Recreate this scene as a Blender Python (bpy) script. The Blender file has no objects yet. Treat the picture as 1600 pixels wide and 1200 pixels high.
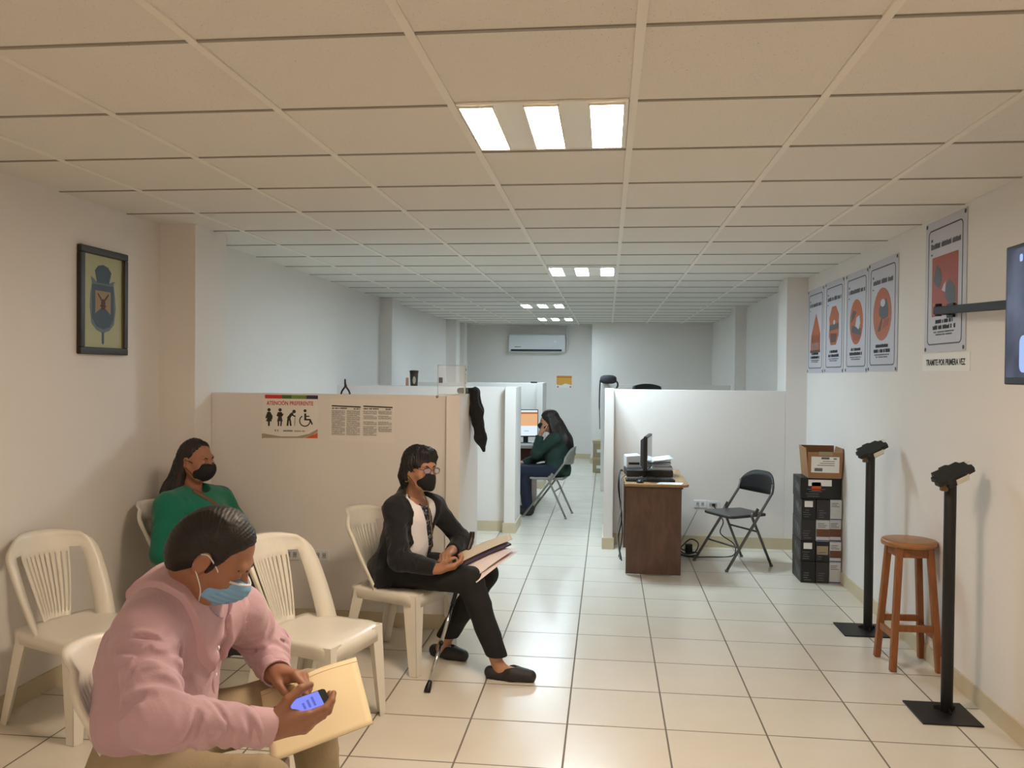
import bpy, bmesh, math, random
import numpy as np
from mathutils import Vector, Matrix
random.seed(7); np.random.seed(7)
SC = bpy.context.scene
COL = SC.collection
PI = math.pi

# ------------------------------------------------------------------ camera
CAM_F, CAM_YAW, CAM_PITCH, CAM_ROLL, CAM_H = 1318.36, .11232, .014068, .010127, 1.631
def make_camera():
    cy, sy = math.cos(CAM_YAW), math.sin(CAM_YAW)
    cp, sp = math.cos(CAM_PITCH), math.sin(CAM_PITCH)
    cr, sr = math.cos(CAM_ROLL), math.sin(CAM_ROLL)
    right = Vector((cy, sy, 0)); fwd = Vector((-sy*cp, cy*cp, -sp)); up = right.cross(fwd)
    r2 = cr*right + sr*up; u2 = -sr*right + cr*up
    m = Matrix((r2, u2, -fwd)).transposed().to_4x4()
    m.translation = Vector((0, 0, CAM_H))
    cd = bpy.data.cameras.new('camera'); cd.sensor_fit = 'HORIZONTAL'; cd.sensor_width = 36
    cd.lens = CAM_F*36/1600; cd.clip_start = .05; cd.clip_end = 100
    co = bpy.data.objects.new('camera', cd); COL.objects.link(co); co.matrix_world = m
    SC.camera = co
make_camera()
SC.view_settings.view_transform = 'Standard'
SC.view_settings.look = 'None'
SC.view_settings.gamma = 1
SC.view_settings.use_curve_mapping = False

# ------------------------------------------------------------------ materials
MATS = {}
def lin(c):
    return tuple((x/12.92 if x <= .04045 else ((x+.055)/1.055)**2.4) for x in c)
def mat(name, col, rough=.6, metal=0, var=.06, nscale=14, bump=0, bscale=60, spec=.5, emit=0, coat=0, sheen=0, stretch=None, sss=0, alpha=1):
    """principled material; col in sRGB 0..1; noise makes the colour vary a little"""
    if name in MATS: return MATS[name]
    m = bpy.data.materials.new(name); m.use_nodes = True
    nt = m.node_tree; b = nt.nodes['Principled BSDF']
    c = lin(col)
    b.inputs['Roughness'].default_value = rough; b.inputs['Metallic'].default_value = metal
    b.inputs['Specular IOR Level'].default_value = spec
    b.inputs['Coat Weight'].default_value = coat
    b.inputs['Sheen Weight'].default_value = sheen
    if sss:
        b.inputs['Subsurface Weight'].default_value = sss
        b.inputs['Subsurface Radius'].default_value = (.02, .008, .004)
        b.inputs['Subsurface Scale'].default_value = .35
    tc = nt.nodes.new('ShaderNodeTexCoord'); src = tc.outputs['Object']
    if stretch:
        mp = nt.nodes.new('ShaderNodeMapping'); mp.inputs['Scale'].default_value = stretch
        nt.links.new(src, mp.inputs['Vector']); src = mp.outputs['Vector']
    n = nt.nodes.new('ShaderNodeTexNoise'); n.inputs['Scale'].default_value = nscale; n.inputs['Detail'].default_value = 4
    nt.links.new(src, n.inputs['Vector'])
    mx = nt.nodes.new('ShaderNodeMix'); mx.data_type = 'RGBA'
    mx.inputs['A'].default_value = tuple(max(0, x*(1-var)) for x in c)+(1,)
    mx.inputs['B'].default_value = tuple(min(1, x*(1+var)) for x in c)+(1,)
    nt.links.new(n.outputs['Fac'], mx.inputs['Factor'])
    nt.links.new(mx.outputs['Result'], b.inputs['Base Color'])
    if emit:
        b.inputs['Emission Color'].default_value = c+(1,); b.inputs['Emission Strength'].default_value = emit
    if bump:
        n2 = nt.nodes.new('ShaderNodeTexNoise'); n2.inputs['Scale'].default_value = bscale; n2.inputs['Detail'].default_value = 5
        nt.links.new(src, n2.inputs['Vector'])
        bp = nt.nodes.new('ShaderNodeBump'); bp.inputs['Strength'].default_value = bump; bp.inputs['Distance'].default_value = .01
        nt.links.new(n2.outputs['Fac'], bp.inputs['Height']); nt.links.new(bp.outputs['Normal'], b.inputs['Normal'])
    MATS[name] = m
    return m

def wood(name, c1, c2, rough=.45, scale=(3, 30, 30), bands=3.):
    if name in MATS: return MATS[name]
    m = bpy.data.materials.new(name); m.use_nodes = True
    nt = m.node_tree; b = nt.nodes['Principled BSDF']; b.inputs['Roughness'].default_value = rough
    tc = nt.nodes.new('ShaderNodeTexCoord'); mp = nt.nodes.new('ShaderNodeMapping'); mp.inputs['Scale'].default_value = scale
    nt.links.new(tc.outputs['Object'], mp.inputs['Vector'])
    n = nt.nodes.new('ShaderNodeTexNoise'); n.inputs['Scale'].default_value = bands; n.inputs['Detail'].default_value = 6; n.inputs['Distortion'].default_value = .6
    nt.links.new(mp.outputs['Vector'], n.inputs['Vector'])
    cr = nt.nodes.new('ShaderNodeValToRGB')
    cr.color_ramp.elements[0].position = .3; cr.color_ramp.elements[0].color = lin(c1)+(1,)
    cr.color_ramp.elements[1].position = .7; cr.color_ramp.elements[1].color = lin(c2)+(1,)
    nt.links.new(n.outputs['Fac'], cr.inputs['Fac']); nt.links.new(cr.outputs['Color'], b.inputs['Base Color'])
    MATS[name] = m
    return m

def emitter(name, col, strength):
    if name in MATS: return MATS[name]
    m = bpy.data.materials.new(name); m.use_nodes = True; nt = m.node_tree
    nt.nodes.clear(); o = nt.nodes.new('ShaderNodeOutputMaterial'); e = nt.nodes.new('ShaderNodeEmission')
    e.inputs['Color'].default_value = tuple(col)+(1,); e.inputs['Strength'].default_value = strength
    nt.links.new(e.outputs[0], o.inputs[0]); MATS[name] = m
    return m

# ------------------------------------------------------------------ mesh builder
class MB:
    def __init__(s): s.v = []; s.f = []; s.mi = []; s.T = None
    def add(s, vs, fs, mi=0):
        o = len(s.v)
        for p in vs:
            p = Vector(p); s.v.append(tuple(s.T @ p) if s.T is not None else tuple(p))
        for f in fs: s.f.append(tuple(o+i for i in f)); s.mi.append(mi)
        return s
    def box(s, x0, x1, y0, y1, z0, z1, mi=0):
        v = [(x, y, z) for z in (z0, z1) for y in (y0, y1) for x in (x0, x1)]
        return s.add(v, [(0, 2, 3, 1), (4, 5, 7, 6), (0, 1, 5, 4), (2, 6, 7, 3), (0, 4, 6, 2), (1, 3, 7, 5)], mi)
    def cbox(s, c, d, mi=0):
        return s.box(c[0]-d[0]/2, c[0]+d[0]/2, c[1]-d[1]/2, c[1]+d[1]/2, c[2]-d[2]/2, c[2]+d[2]/2, mi)
    def hexa(s, p8, mi=0):
        """8 points: bottom loop of four, top loop of four (counter-clockwise seen from above)"""
        return s.add(p8, [(3, 2, 1, 0), (4, 5, 6, 7), (0, 1, 5, 4), (1, 2, 6, 5), (2, 3, 7, 6), (3, 0, 4, 7)], mi)
    def bar(s, a, b, w, d, up=(0, 0, 1), w2=None, d2=None, mi=0):
        a = Vector(a); b = Vector(b); ax = (b-a).normalized(); u = Vector(up)
        if abs(ax.dot(u)) > .98: u = Vector((0, 1, 0))
        x = u.cross(ax).normalized(); y = ax.cross(x); w2 = w if w2 is None else w2; d2 = d if d2 is None else d2
        r = lambda c, ww, dd: [c-x*ww/2-y*dd/2, c+x*ww/2-y*dd/2, c+x*ww/2+y*dd/2, c-x*ww/2+y*dd/2]
        return s.hexa(r(a, w, d)+r(b, w2, d2), mi)
    def tube(s, pts, r, n=10, mi=0, cap=True, closed=False):
        pts = [Vector(p) for p in pts]; m = len(pts); rs = r if isinstance(r, (list, tuple)) else [r]*m
        o = len(s.v); vs = []; nrm = None
        for i, p in enumerate(pts):
            if closed: t = (pts[(i+1) % m]-pts[i-1]).normalized()
            else: t = (pts[min(i+1, m-1)]-pts[max(i-1, 0)]).normalized()
            if nrm is None:
                nrm = Vector((0, 0, 1)) if abs(t.z) < .9 else Vector((1, 0, 0))
            nrm = (nrm - t*nrm.dot(t)).normalized(); bn = t.cross(nrm)
            vs += [p+rs[i]*(math.cos(2*PI*k/n)*nrm+math.sin(2*PI*k/n)*bn) for k in range(n)]
        fs = [(i*n+k, i*n+(k+1) % n, (i+1)*n+(k+1) % n, (i+1)*n+k) for i in range(m-1) for k in range(n)]
        if closed: fs += [((m-1)*n+k, (m-1)*n+(k+1) % n, (k+1) % n, k) for k in range(n)]
        elif cap: fs += [tuple(range(n))[::-1], tuple((m-1)*n+k for k in range(n))]
        return s.add(vs, fs, mi)
    def lathe(s, prof, n=24, c=(0, 0, 0), mi=0):
        vs = []; m = len(prof)
        for r, z in prof: vs += [(c[0]+r*math.cos(2*PI*k/n), c[1]+r*math.sin(2*PI*k/n), c[2]+z) for k in range(n)]
        fs = [(i*n+k, i*n+(k+1) % n, (i+1)*n+(k+1) % n, (i+1)*n+k) for i in range(m-1) for k in range(n)]
        fs += [tuple(range(n))[::-1], tuple((m-1)*n+k for k in range(n))]
        return s.add(vs, fs, mi)
    def prism(s, poly, h0, h1, axes=((1, 0, 0), (0, 1, 0), (0, 0, 1)), o=(0, 0, 0), mi=0):
        """2-D polygon extruded from h0 to h1 along axes[2]"""
        a, b, c = map(Vector, axes); o = Vector(o); n = len(poly)
        vs = [o+a*p[0]+b*p[1]+c*h0 for p in poly]+[o+a*p[0]+b*p[1]+c*h1 for p in poly]
        fs = [tuple(range(n))[::-1], tuple(range(n, 2*n))]+[(i, (i+1) % n, n+(i+1) % n, n+i) for i in range(n)]
        return s.add(vs, fs, mi)
    def sphere(s, c, r, n=14, m=8, mi=0, sc=(1, 1, 1)):
        vs = []; fs = []
        for i in range(1, m):
            th = PI*i/m
            vs += [(c[0]+r*sc[0]*math.sin(th)*math.cos(2*PI*k/n), c[1]+r*sc[1]*math.sin(th)*math.sin(2*PI*k/n), c[2]+r*sc[2]*math.cos(th)) for k in range(n)]
        t = len(vs); vs += [(c[0], c[1], c[2]+r*sc[2]), (c[0], c[1], c[2]-r*sc[2])]
        for i in range(m-2):
            for k in range(n): fs.append((i*n+k, (i+1)*n+k, (i+1)*n+(k+1) % n, i*n+(k+1) % n))
        for k in range(n): fs += [(t, k, (k+1) % n), (t+1, (m-2)*n+(k+1) % n, (m-2)*n+k)]
        return s.add(vs, fs, mi)
    def build(s, name, mats, parent=None, smooth=False, bevel=0, seg=2, solid=0, subsurf=0, soff=0):
        me = bpy.data.meshes.new(name); me.from_pydata(s.v, [], s.f)
        mats = mats if isinstance(mats, (list, tuple)) else [mats]
        for m in mats: me.materials.append(m)
        me.polygons.foreach_set('material_index', s.mi)
        bm = bmesh.new(); bm.from_mesh(me); bmesh.ops.recalc_face_normals(bm, faces=bm.faces); bm.to_mesh(me); bm.free()
        if smooth: me.polygons.foreach_set('use_smooth', [True]*len(me.polygons))
        me.update()
        o = bpy.data.objects.new(name, me); COL.objects.link(o)
        if parent is not None: o.parent = parent
        if subsurf:
            d = o.modifiers.new('subsurf', 'SUBSURF'); d.levels = subsurf; d.render_levels = subsurf
        if solid:
            d = o.modifiers.new('solid', 'SOLIDIFY'); d.thickness = solid; d.offset = soff
        if bevel:
            d = o.modifiers.new('bevel', 'BEVEL'); d.width = bevel; d.segments = seg; d.limit_method = 'ANGLE'; d.angle_limit = .7
            if not smooth:
                me.polygons.foreach_set('use_smooth', [True]*len(me.polygons))
                w = o.modifiers.new('wn', 'WEIGHTED_NORMAL'); w.keep_sharp = True
        return o

def tag(o, label, cat, group=None):
    o['label'] = label; o['category'] = cat
    if group: o['group'] = group
    return o
def thing(name, label, cat, loc=(0, 0, 0), rz=0, group=None):
    o = bpy.data.objects.new(name, None); COL.objects.link(o); o.empty_display_size = .1
    o.location = loc; o.rotation_euler = (0, 0, rz)
    return tag(o, label, cat, group)
def struct(o):
    o['kind'] = 'structure'; return o
def kids(o): return [c for c in bpy.data.objects if c.parent == o]
def dup(root, loc, rz, label, group=None):
    r = root.copy(); COL.objects.link(r); r.location = loc; r.rotation_euler = (0, 0, rz); r['label'] = label
    if group: r['group'] = group
    for ch in kids(root):
        c = ch.copy(); COL.objects.link(c); c.parent = r
        for g in kids(ch):
            d = g.copy(); COL.objects.link(d); d.parent = c
    return r
def textmesh(name, txt, size, mtl, parent, M, align='CENTER', bold=0., ext=.0004, sx=1.):
    """lettering as a mesh: built from a text curve and turned into a mesh without operators"""
    cu = bpy.data.curves.new(name, 'FONT'); cu.body = txt; cu.size = size; cu.align_x = align; cu.extrude = ext; cu.offset = bold
    cu.resolution_u = 3
    t = bpy.data.objects.new(name, cu); COL.objects.link(t)
    dg = bpy.context.evaluated_depsgraph_get(); dg.update()
    me = bpy.data.meshes.new_from_object(t.evaluated_get(dg))
    COL.objects.unlink(t); bpy.data.objects.remove(t); bpy.data.curves.remove(cu)
    me.transform(M @ Matrix.Diagonal((sx, 1, 1, 1)))
    me.materials.clear(); me.materials.append(mtl)
    o = bpy.data.objects.new(name, me); COL.objects.link(o)
    if parent is not None: o.parent = parent
    return o
def frame(o, ax, ay):
    """matrix whose x,y axes are ax, ay, origin o"""
    ax = Vector(ax).normalized(); ay = Vector(ay); az = ax.cross(ay).normalized(); ay = az.cross(ax)
    m = Matrix((ax, ay, az)).transposed().to_4x4(); m.translation = Vector(o)
    return m
def smooth_path(pts, n=8):
    """Catmull-Rom through pts"""
    P = [Vector(p) for p in pts]; P = [2*P[0]-P[1]]+P+[2*P[-1]-P[-2]]; out = []
    for i in range(1, len(P)-2):
        for k in range(n):
            t = k/n; a, b, c, d = P[i-1], P[i], P[i+1], P[i+2]
            out.append(.5*((2*b)+(c-a)*t+(2*a-5*b+4*c-d)*t*t+(3*b-a-3*c+d)*t**3))
    out.append(P[-2]); return out
# ------------------------------------------------------------------ room constants (metres)
XL, XR, YN, YB, ZC = -2.80, 1.846, -2.6, 16.1, 2.534
CX0, CY0, CT = -1.1435, 2.22, .61          # ceiling grid
FX0, FY0, FT = -1.069, 3.901, .4515        # floor grid
PT = 1.478                                 # top of the half-height partitions

M_WALL = mat('wall_paint', (.905, .885, .865), .62, var=.02, nscale=3, bump=.06, bscale=45)
M_SKIRT = mat('skirting_tile', (.80, .745, .63), .4, var=.06, nscale=6)
M_GRID = mat('ceiling_grid_metal', (.93, .91, .87), .5, var=.02)
M_TEE_SHADE = mat('ceiling_tee_shade', (.60, .575, .53), .5, var=.03)  # darker than the runners: shadow along the cross tees put into their colour

def floor_material():
    m = bpy.data.materials.new('floor_tile'); m.use_nodes = True; nt = m.node_tree; N = nt.nodes; L = nt.links
    b = N['Principled BSDF']
    geo = N.new('ShaderNodeNewGeometry'); sep = N.new('ShaderNodeSeparateXYZ'); L.new(geo.outputs['Position'], sep.inputs[0])
    def math_(op, a, v=None):
        n = N.new('ShaderNodeMath'); n.operation = op
        if hasattr(a, 'default_value'): L.new(a, n.inputs[0])
        else: n.inputs[0].default_value = a
        if v is not None:
            if hasattr(v, 'default_value'): L.new(v, n.inputs[1])
            else: n.inputs[1].default_value = v
        return n.outputs[0]
    ids = []; edges = []
    for ax, o in (('X', FX0), ('Y', FY0)):
        t = math_('DIVIDE', math_('SUBTRACT', sep.outputs[ax], o), FT)
        ids.append(math_('FLOOR', t))
        f = math_('ABSOLUTE', math_('SUBTRACT', math_('FRACT', t), .5))
        edges.append(f)
    e = math_('MAXIMUM', edges[0], edges[1])
    ramp = N.new('ShaderNodeMapRange'); ramp.interpolation_type = 'SMOOTHSTEP'
    ramp.inputs['From Min'].default_value = .4885; ramp.inputs['From Max'].default_value = .493
    L.new(e, ramp.inputs['Value'])
    grout = ramp.outputs[0]
    comb = N.new('ShaderNodeCombineXYZ'); L.new(ids[0], comb.inputs[0]); L.new(ids[1], comb.inputs[1])
    wn = N.new('ShaderNodeTexWhiteNoise'); wn.noise_dimensions = '3D'; L.new(comb.outputs[0], wn.inputs['Vector'])
    n1 = N.new('ShaderNodeTexNoise'); n1.inputs['Scale'].default_value = 5; n1.inputs['Detail'].default_value = 6
    add = N.new('ShaderNodeVectorMath'); add.operation = 'MULTIPLY_ADD'; L.new(comb.outputs[0], add.inputs[0]); add.inputs[1].default_value = (3.1, 1.7, 0); L.new(geo.outputs['Position'], add.inputs[2])
    L.new(add.outputs[0], n1.inputs['Vector'])
    mx = N.new('ShaderNodeMix'); mx.data_type = 'RGBA'
    mx.inputs['A'].default_value = lin((.845, .815, .755))+(1,); mx.inputs['B'].default_value = lin((.885, .86, .81))+(1,)
    mf = math_('ADD', math_('MULTIPLY', wn.outputs['Value'], .45), math_('MULTIPLY', n1.outputs['Fac'], .55)); L.new(mf, mx.inputs['Factor'])
    mg = N.new('ShaderNodeMix'); mg.data_type = 'RGBA'; L.new(grout, mg.inputs['Factor']); L.new(mx.outputs['Result'], mg.inputs['A'])
    mg.inputs['B'].default_value = lin((.46, .42, .37))+(1,)
    L.new(mg.outputs['Result'], b.inputs['Base Color'])
    r = math_('ADD', math_('MULTIPLY', grout, .45), math_('ADD', .17, math_('MULTIPLY', n1.outputs['Fac'], .12))); L.new(r, b.inputs['Roughness'])
    bp = N.new('ShaderNodeBump'); bp.invert = True; bp.inputs['Strength'].default_value = .5; bp.inputs['Distance'].default_value = .002
    L.new(grout, bp.inputs['Height']); L.new(bp.outputs['Normal'], b.inputs['Normal'])
    return m
def ceiling_material():
    m = bpy.data.materials.new('ceiling_tile'); m.use_nodes = True; nt = m.node_tree; N = nt.nodes; L = nt.links
    b = N['Principled BSDF']; b.inputs['Roughness'].default_value = .9; b.inputs['Specular IOR Level'].default_value = .2
    geo = N.new('ShaderNodeNewGeometry')
    v = N.new('ShaderNodeTexVoronoi'); v.inputs['Scale'].default_value = 95; v.inputs['Randomness'].default_value = 1; L.new(geo.outputs['Position'], v.inputs['Vector'])
    n = N.new('ShaderNodeTexNoise'); n.inputs['Scale'].default_value = 60; n.inputs['Detail'].default_value = 3; L.new(geo.outputs['Position'], n.inputs['Vector'])
    n2 = N.new('ShaderNodeTexNoise'); n2.inputs['Scale'].default_value = 1.1; n2.inputs['Detail'].default_value = 3; L.new(geo.outputs['Position'], n2.inputs['Vector'])
    mr = N.new('ShaderNodeMapRange'); mr.inputs['From Min'].default_value = .06; mr.inputs['From Max'].default_value = .30; L.new(v.outputs['Distance'], mr.inputs['Value'])
    ml = N.new('ShaderNodeMath'); ml.operation = 'MULTIPLY_ADD'; L.new(mr.outputs[0], ml.inputs[0]); ml.inputs[1].default_value = .55; L.new(n.outputs['Fac'], ml.inputs[2])
    m2 = N.new('ShaderNodeMath'); m2.operation = 'MULTIPLY_ADD'; L.new(n2.outputs['Fac'], m2.inputs[0]); m2.inputs[1].default_value = .5; L.new(ml.outputs[0], m2.inputs[2])
    cr = N.new('ShaderNodeValToRGB'); cr.color_ramp.elements[0].position = .40; cr.color_ramp.elements[0].color = lin((.62, .60, .565))+(1,)
    cr.color_ramp.elements[1].position = 1.0; cr.color_ramp.elements[1].color = lin((.90, .885, .855))+(1,)
    L.new(m2.outputs[0], cr.inputs['Fac']); L.new(cr.outputs['Color'], b.inputs['Base Color'])
    bp = N.new('ShaderNodeBump'); bp.inputs['Strength'].default_value = .25; bp.inputs['Distance'].default_value = .004
    L.new(ml.outputs[0], bp.inputs['Height']); L.new(bp.outputs['Normal'], b.inputs['Normal'])
    return m

struct(MB().box(XL-.1, XR+.1, YN-.1, YB+.1, -.1, 0).build('floor', floor_material()))
ceil = struct(MB().box(XL-.1, XR+.1, YN-.1, YB+.1, ZC, ZC+.1).build('ceiling', ceiling_material()))
# T-bar grid: long runners wide and flat, cross tees slimmer
g = MB()
i = -3
while CX0+CT*i < XR:
    x = CX0+CT*i
    if x > XL: g.box(x-.013, x+.013, YN, YB, ZC-.006, ZC+.002)
    i += 1
struct(g.build('trim_1', M_GRID)); g = MB()
j = -8
while CY0+CT*j < YB:
    y = CY0+CT*j
    if y > YN: g.box(XL, XR, y-.0065, y+.0065, ZC-.0045, ZC+.002)
    j += 1
struct(g.build('trim_2', M_TEE_SHADE))
struct(MB().box(XL-.1, XL, YN-.1, YB+.1, 0, ZC).build('wall_left', M_WALL))
struct(MB().box(XR, XR+.1, YN-.1, YB+.1, 0, ZC).build('wall_right', M_WALL))
bk = MB().box(XL, XR, YB, YB+.1, 0, ZC); bk.box(-.28, XR, 15.3, YB, 0, ZC)
struct(bk.build('wall_back', M_WALL))
struct(MB().box(XL, XR, YN-.1, YN, 0, ZC).build('wall_near', M_WALL))
# pillars that stand out from the side walls
def pillar(n, x0, x1, y0, y1): return struct(MB().box(x0, x1, y0, y1, 0, ZC).build(n, M_WALL))
pillar('wall_left_pillar', XL, -2.562, 5.02, 5.45)
pillar('wall_left_pillar', XL, -2.65, 10.2, 10.6)
pillar('wall_left_pillar', XL, -2.62, 14.5, 14.85)
pillar('wall_left_pillar', XL, -2.62, 15.35, 15.65)
pillar('wall_right_pillar', 1.655, XR, 8.10, 8.5)
pillar('wall_right_pillar', 1.70, XR, 11.6, 12.0)
# half-height partitions with a short return wall at the aisle
def partition(n, fx0, fx1, fy, sx0, sx1, sy0, sy1):
    b = MB().box(fx0, fx1, fy, fy+.085, 0, PT); b.box(sx0, sx1, sy0, sy1, 0, PT+.004)
    return struct(b.build(n, M_WALL, bevel=.004))
partition('wall_partition_left', -2.562, -1.0, 5.243, -1.0, -.912, 5.20, 5.95)
partition('wall_partition_left', XL, -1.026, 8.56, -1.026, -.915, 8.47, 9.0)
partition('wall_partition_left', XL, -.985, 11.9, -.985, -.895, 11.8, 12.5)
partition('wall_partition_right', .067, 1.655, 8.10, -.02, .067, 7.85, 8.55)
partition('wall_partition_right', .02, XR, 11.95, -.08, .02, 11.7, 12.3)
# skirting tiles
def skirt(n, segs, h=.092, t=.012):
    b = MB()
    for x0, y0, x1, y1, nx, ny in segs:   # wall line and outward normal
        b.box(min(x0, x1, x0+nx*t, x1+nx*t), max(x0, x1, x0+nx*t, x1+nx*t), min(y0, y1, y0+ny*t, y1+ny*t), max(y0, y1, y0+ny*t, y1+ny*t), 0, h)
    return struct(b.build(n, M_SKIRT))
skirt('baseboard_left', [(XL, YN, XL, 5.02, 1, 0), (XL, 5.02, -2.55, 5.02, 0, -1), (-2.562, 5.02, -2.562, 5.243, 1, 0),
                         (XL, 5.45, XL, 8.56, 1, 0), (XL, 8.65, XL, 10.2, 1, 0)])
skirt('baseboard_right', [(XR, YN, XR, 8.10, -1, 0), (XR, 8.5, XR, 11.6, -1, 0)])
skirt('baseboard_back', [(XL, YB, -.28, YB, 0, -1), (-.28, 15.3, -.28, YB, -1, 0), (-.28, 15.3, XR, 15.3, 0, -1)])
skirt('baseboard_partition_left', [(-2.562, 5.243, -1.0, 5.243, 0, -1), (-1.0, 5.20, -.912, 5.20, 0, -1), (-.912, 5.20, -.912, 5.95, 1, 0), (-1.0, 5.2, -1.0, 5.243, -1, 0)])
skirt('baseboard_partition_left', [(XL, 8.56, -1.026, 8.56, 0, -1), (-1.026, 8.47, -.915, 8.47, 0, -1), (-.915, 8.458, -.915, 9.0, 1, 0), (-1.026, 8.458, -1.026, 8.56, -1, 0)], h=.105)
skirt('baseboard_partition_left', [(XL, 11.9, -.985, 11.9, 0, -1), (-.985, 11.8, -.895, 11.8, 0, -1), (-.895, 11.788, -.895, 12.5, 1, 0)])
skirt('baseboard_partition_right', [(.067, 8.10, XR, 8.10, 0, -1), (-.02, 7.85, .067, 7.85, 0, -1), (.067, 7.838, .067, 8.10, 1, 0), (-.02, 7.838, -.02, 8.55, -1, 0)], h=.105)

# ------------------------------------------------------------------ lamps
WARM, COOL = (1.0, .80, .61), (.70, .885, 1.0)
LAMP_W, LAMP_C = 55., 64.
M_LOUV = mat('lamp_louvre', (.93, .92, .88), .3, var=.01)
def ceiling_lamp(x, y, warm, label, power=None):
    t = thing('ceiling_lamp', label, 'ceiling light', (x, y, ZC), group='recessed three panel ceiling lights')
    f = MB().box(-.29, .29, -.29, .29, -.008, .0); f.build('frame', M_LOUV, t, bevel=.003)
    for dx in (-.223, -.003, .217):
        p = MB().box(dx-.055, dx+.055, -.265, .262, -.0125, -.0085)
        pn = p.build('lamp_panel', emitter('lamp_warm' if warm else 'lamp_cool_%d' % power, WARM if warm else COOL, LAMP_W if warm else power), t)
        r = MB()
        for s in (-1, 1): r.box(dx+s*.058-.003, dx+s*.058+.003, -.268, .265, -.016, -.0085)
        for s in (-1, 1): r.box(dx-.061, dx+.061, -.0015+s*.2665-.003, -.0015+s*.2665+.003, -.016, -.0085)
        r.build('trim_ring', M_LOUV, pn)
    return t
ceiling_lamp(-.2285, 3.09, True, 'nearest and largest lit three panel ceiling light, warm glow')
ceiling_lamp(-.2285, 7.50, False, 'second lit three panel ceiling light along the ceiling, cool white', 80)
ceiling_lamp(-.87, 11.35, False, 'third lit three panel ceiling light, shifted left toward the booths', 42)
ceiling_lamp(-.87, 14.15, False, 'farthest and smallest lit three panel ceiling light, before the air conditioner', 40)
ceiling_lamp(-.2285, -1.45, True, 'lit three panel ceiling light behind the camera over the entrance')
w = bpy.data.worlds.new('world'); SC.world = w; w.use_nodes = True
w.node_tree.nodes['Background'].inputs[0].default_value = (.9, .85, .8, 1); w.node_tree.nodes['Background'].inputs[1].default_value = .0
SC.cycles.use_denoising = True
SC.view_settings.exposure = 0.66
# ------------------------------------------------------------------ shared materials
M_PLASTIC = mat('white_plastic', (.90, .88, .83), .32, var=.02)
M_BLACK = mat('black_plastic', (.06, .06, .065), .45, var=.1)
M_BLACKM = mat('black_metal', (.06, .056, .056), .5, var=.12, nscale=20)
M_DARKG = mat('dark_grey_plastic', (.16, .165, .18), .5)
M_PAPER = mat('white_paper', (.93, .93, .92), .7, var=.015)
M_INK = mat('black_ink', (.13, .13, .13), .7, var=.02)
M_GINK = mat('grey_ink', (.42, .42, .42), .7, var=.05)
M_CHROME = mat('chrome', (.75, .75, .76), .2, metal=1, var=.02)
M_WHITEP = mat('white_appliance', (.88, .89, .90), .4, var=.01)

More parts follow.
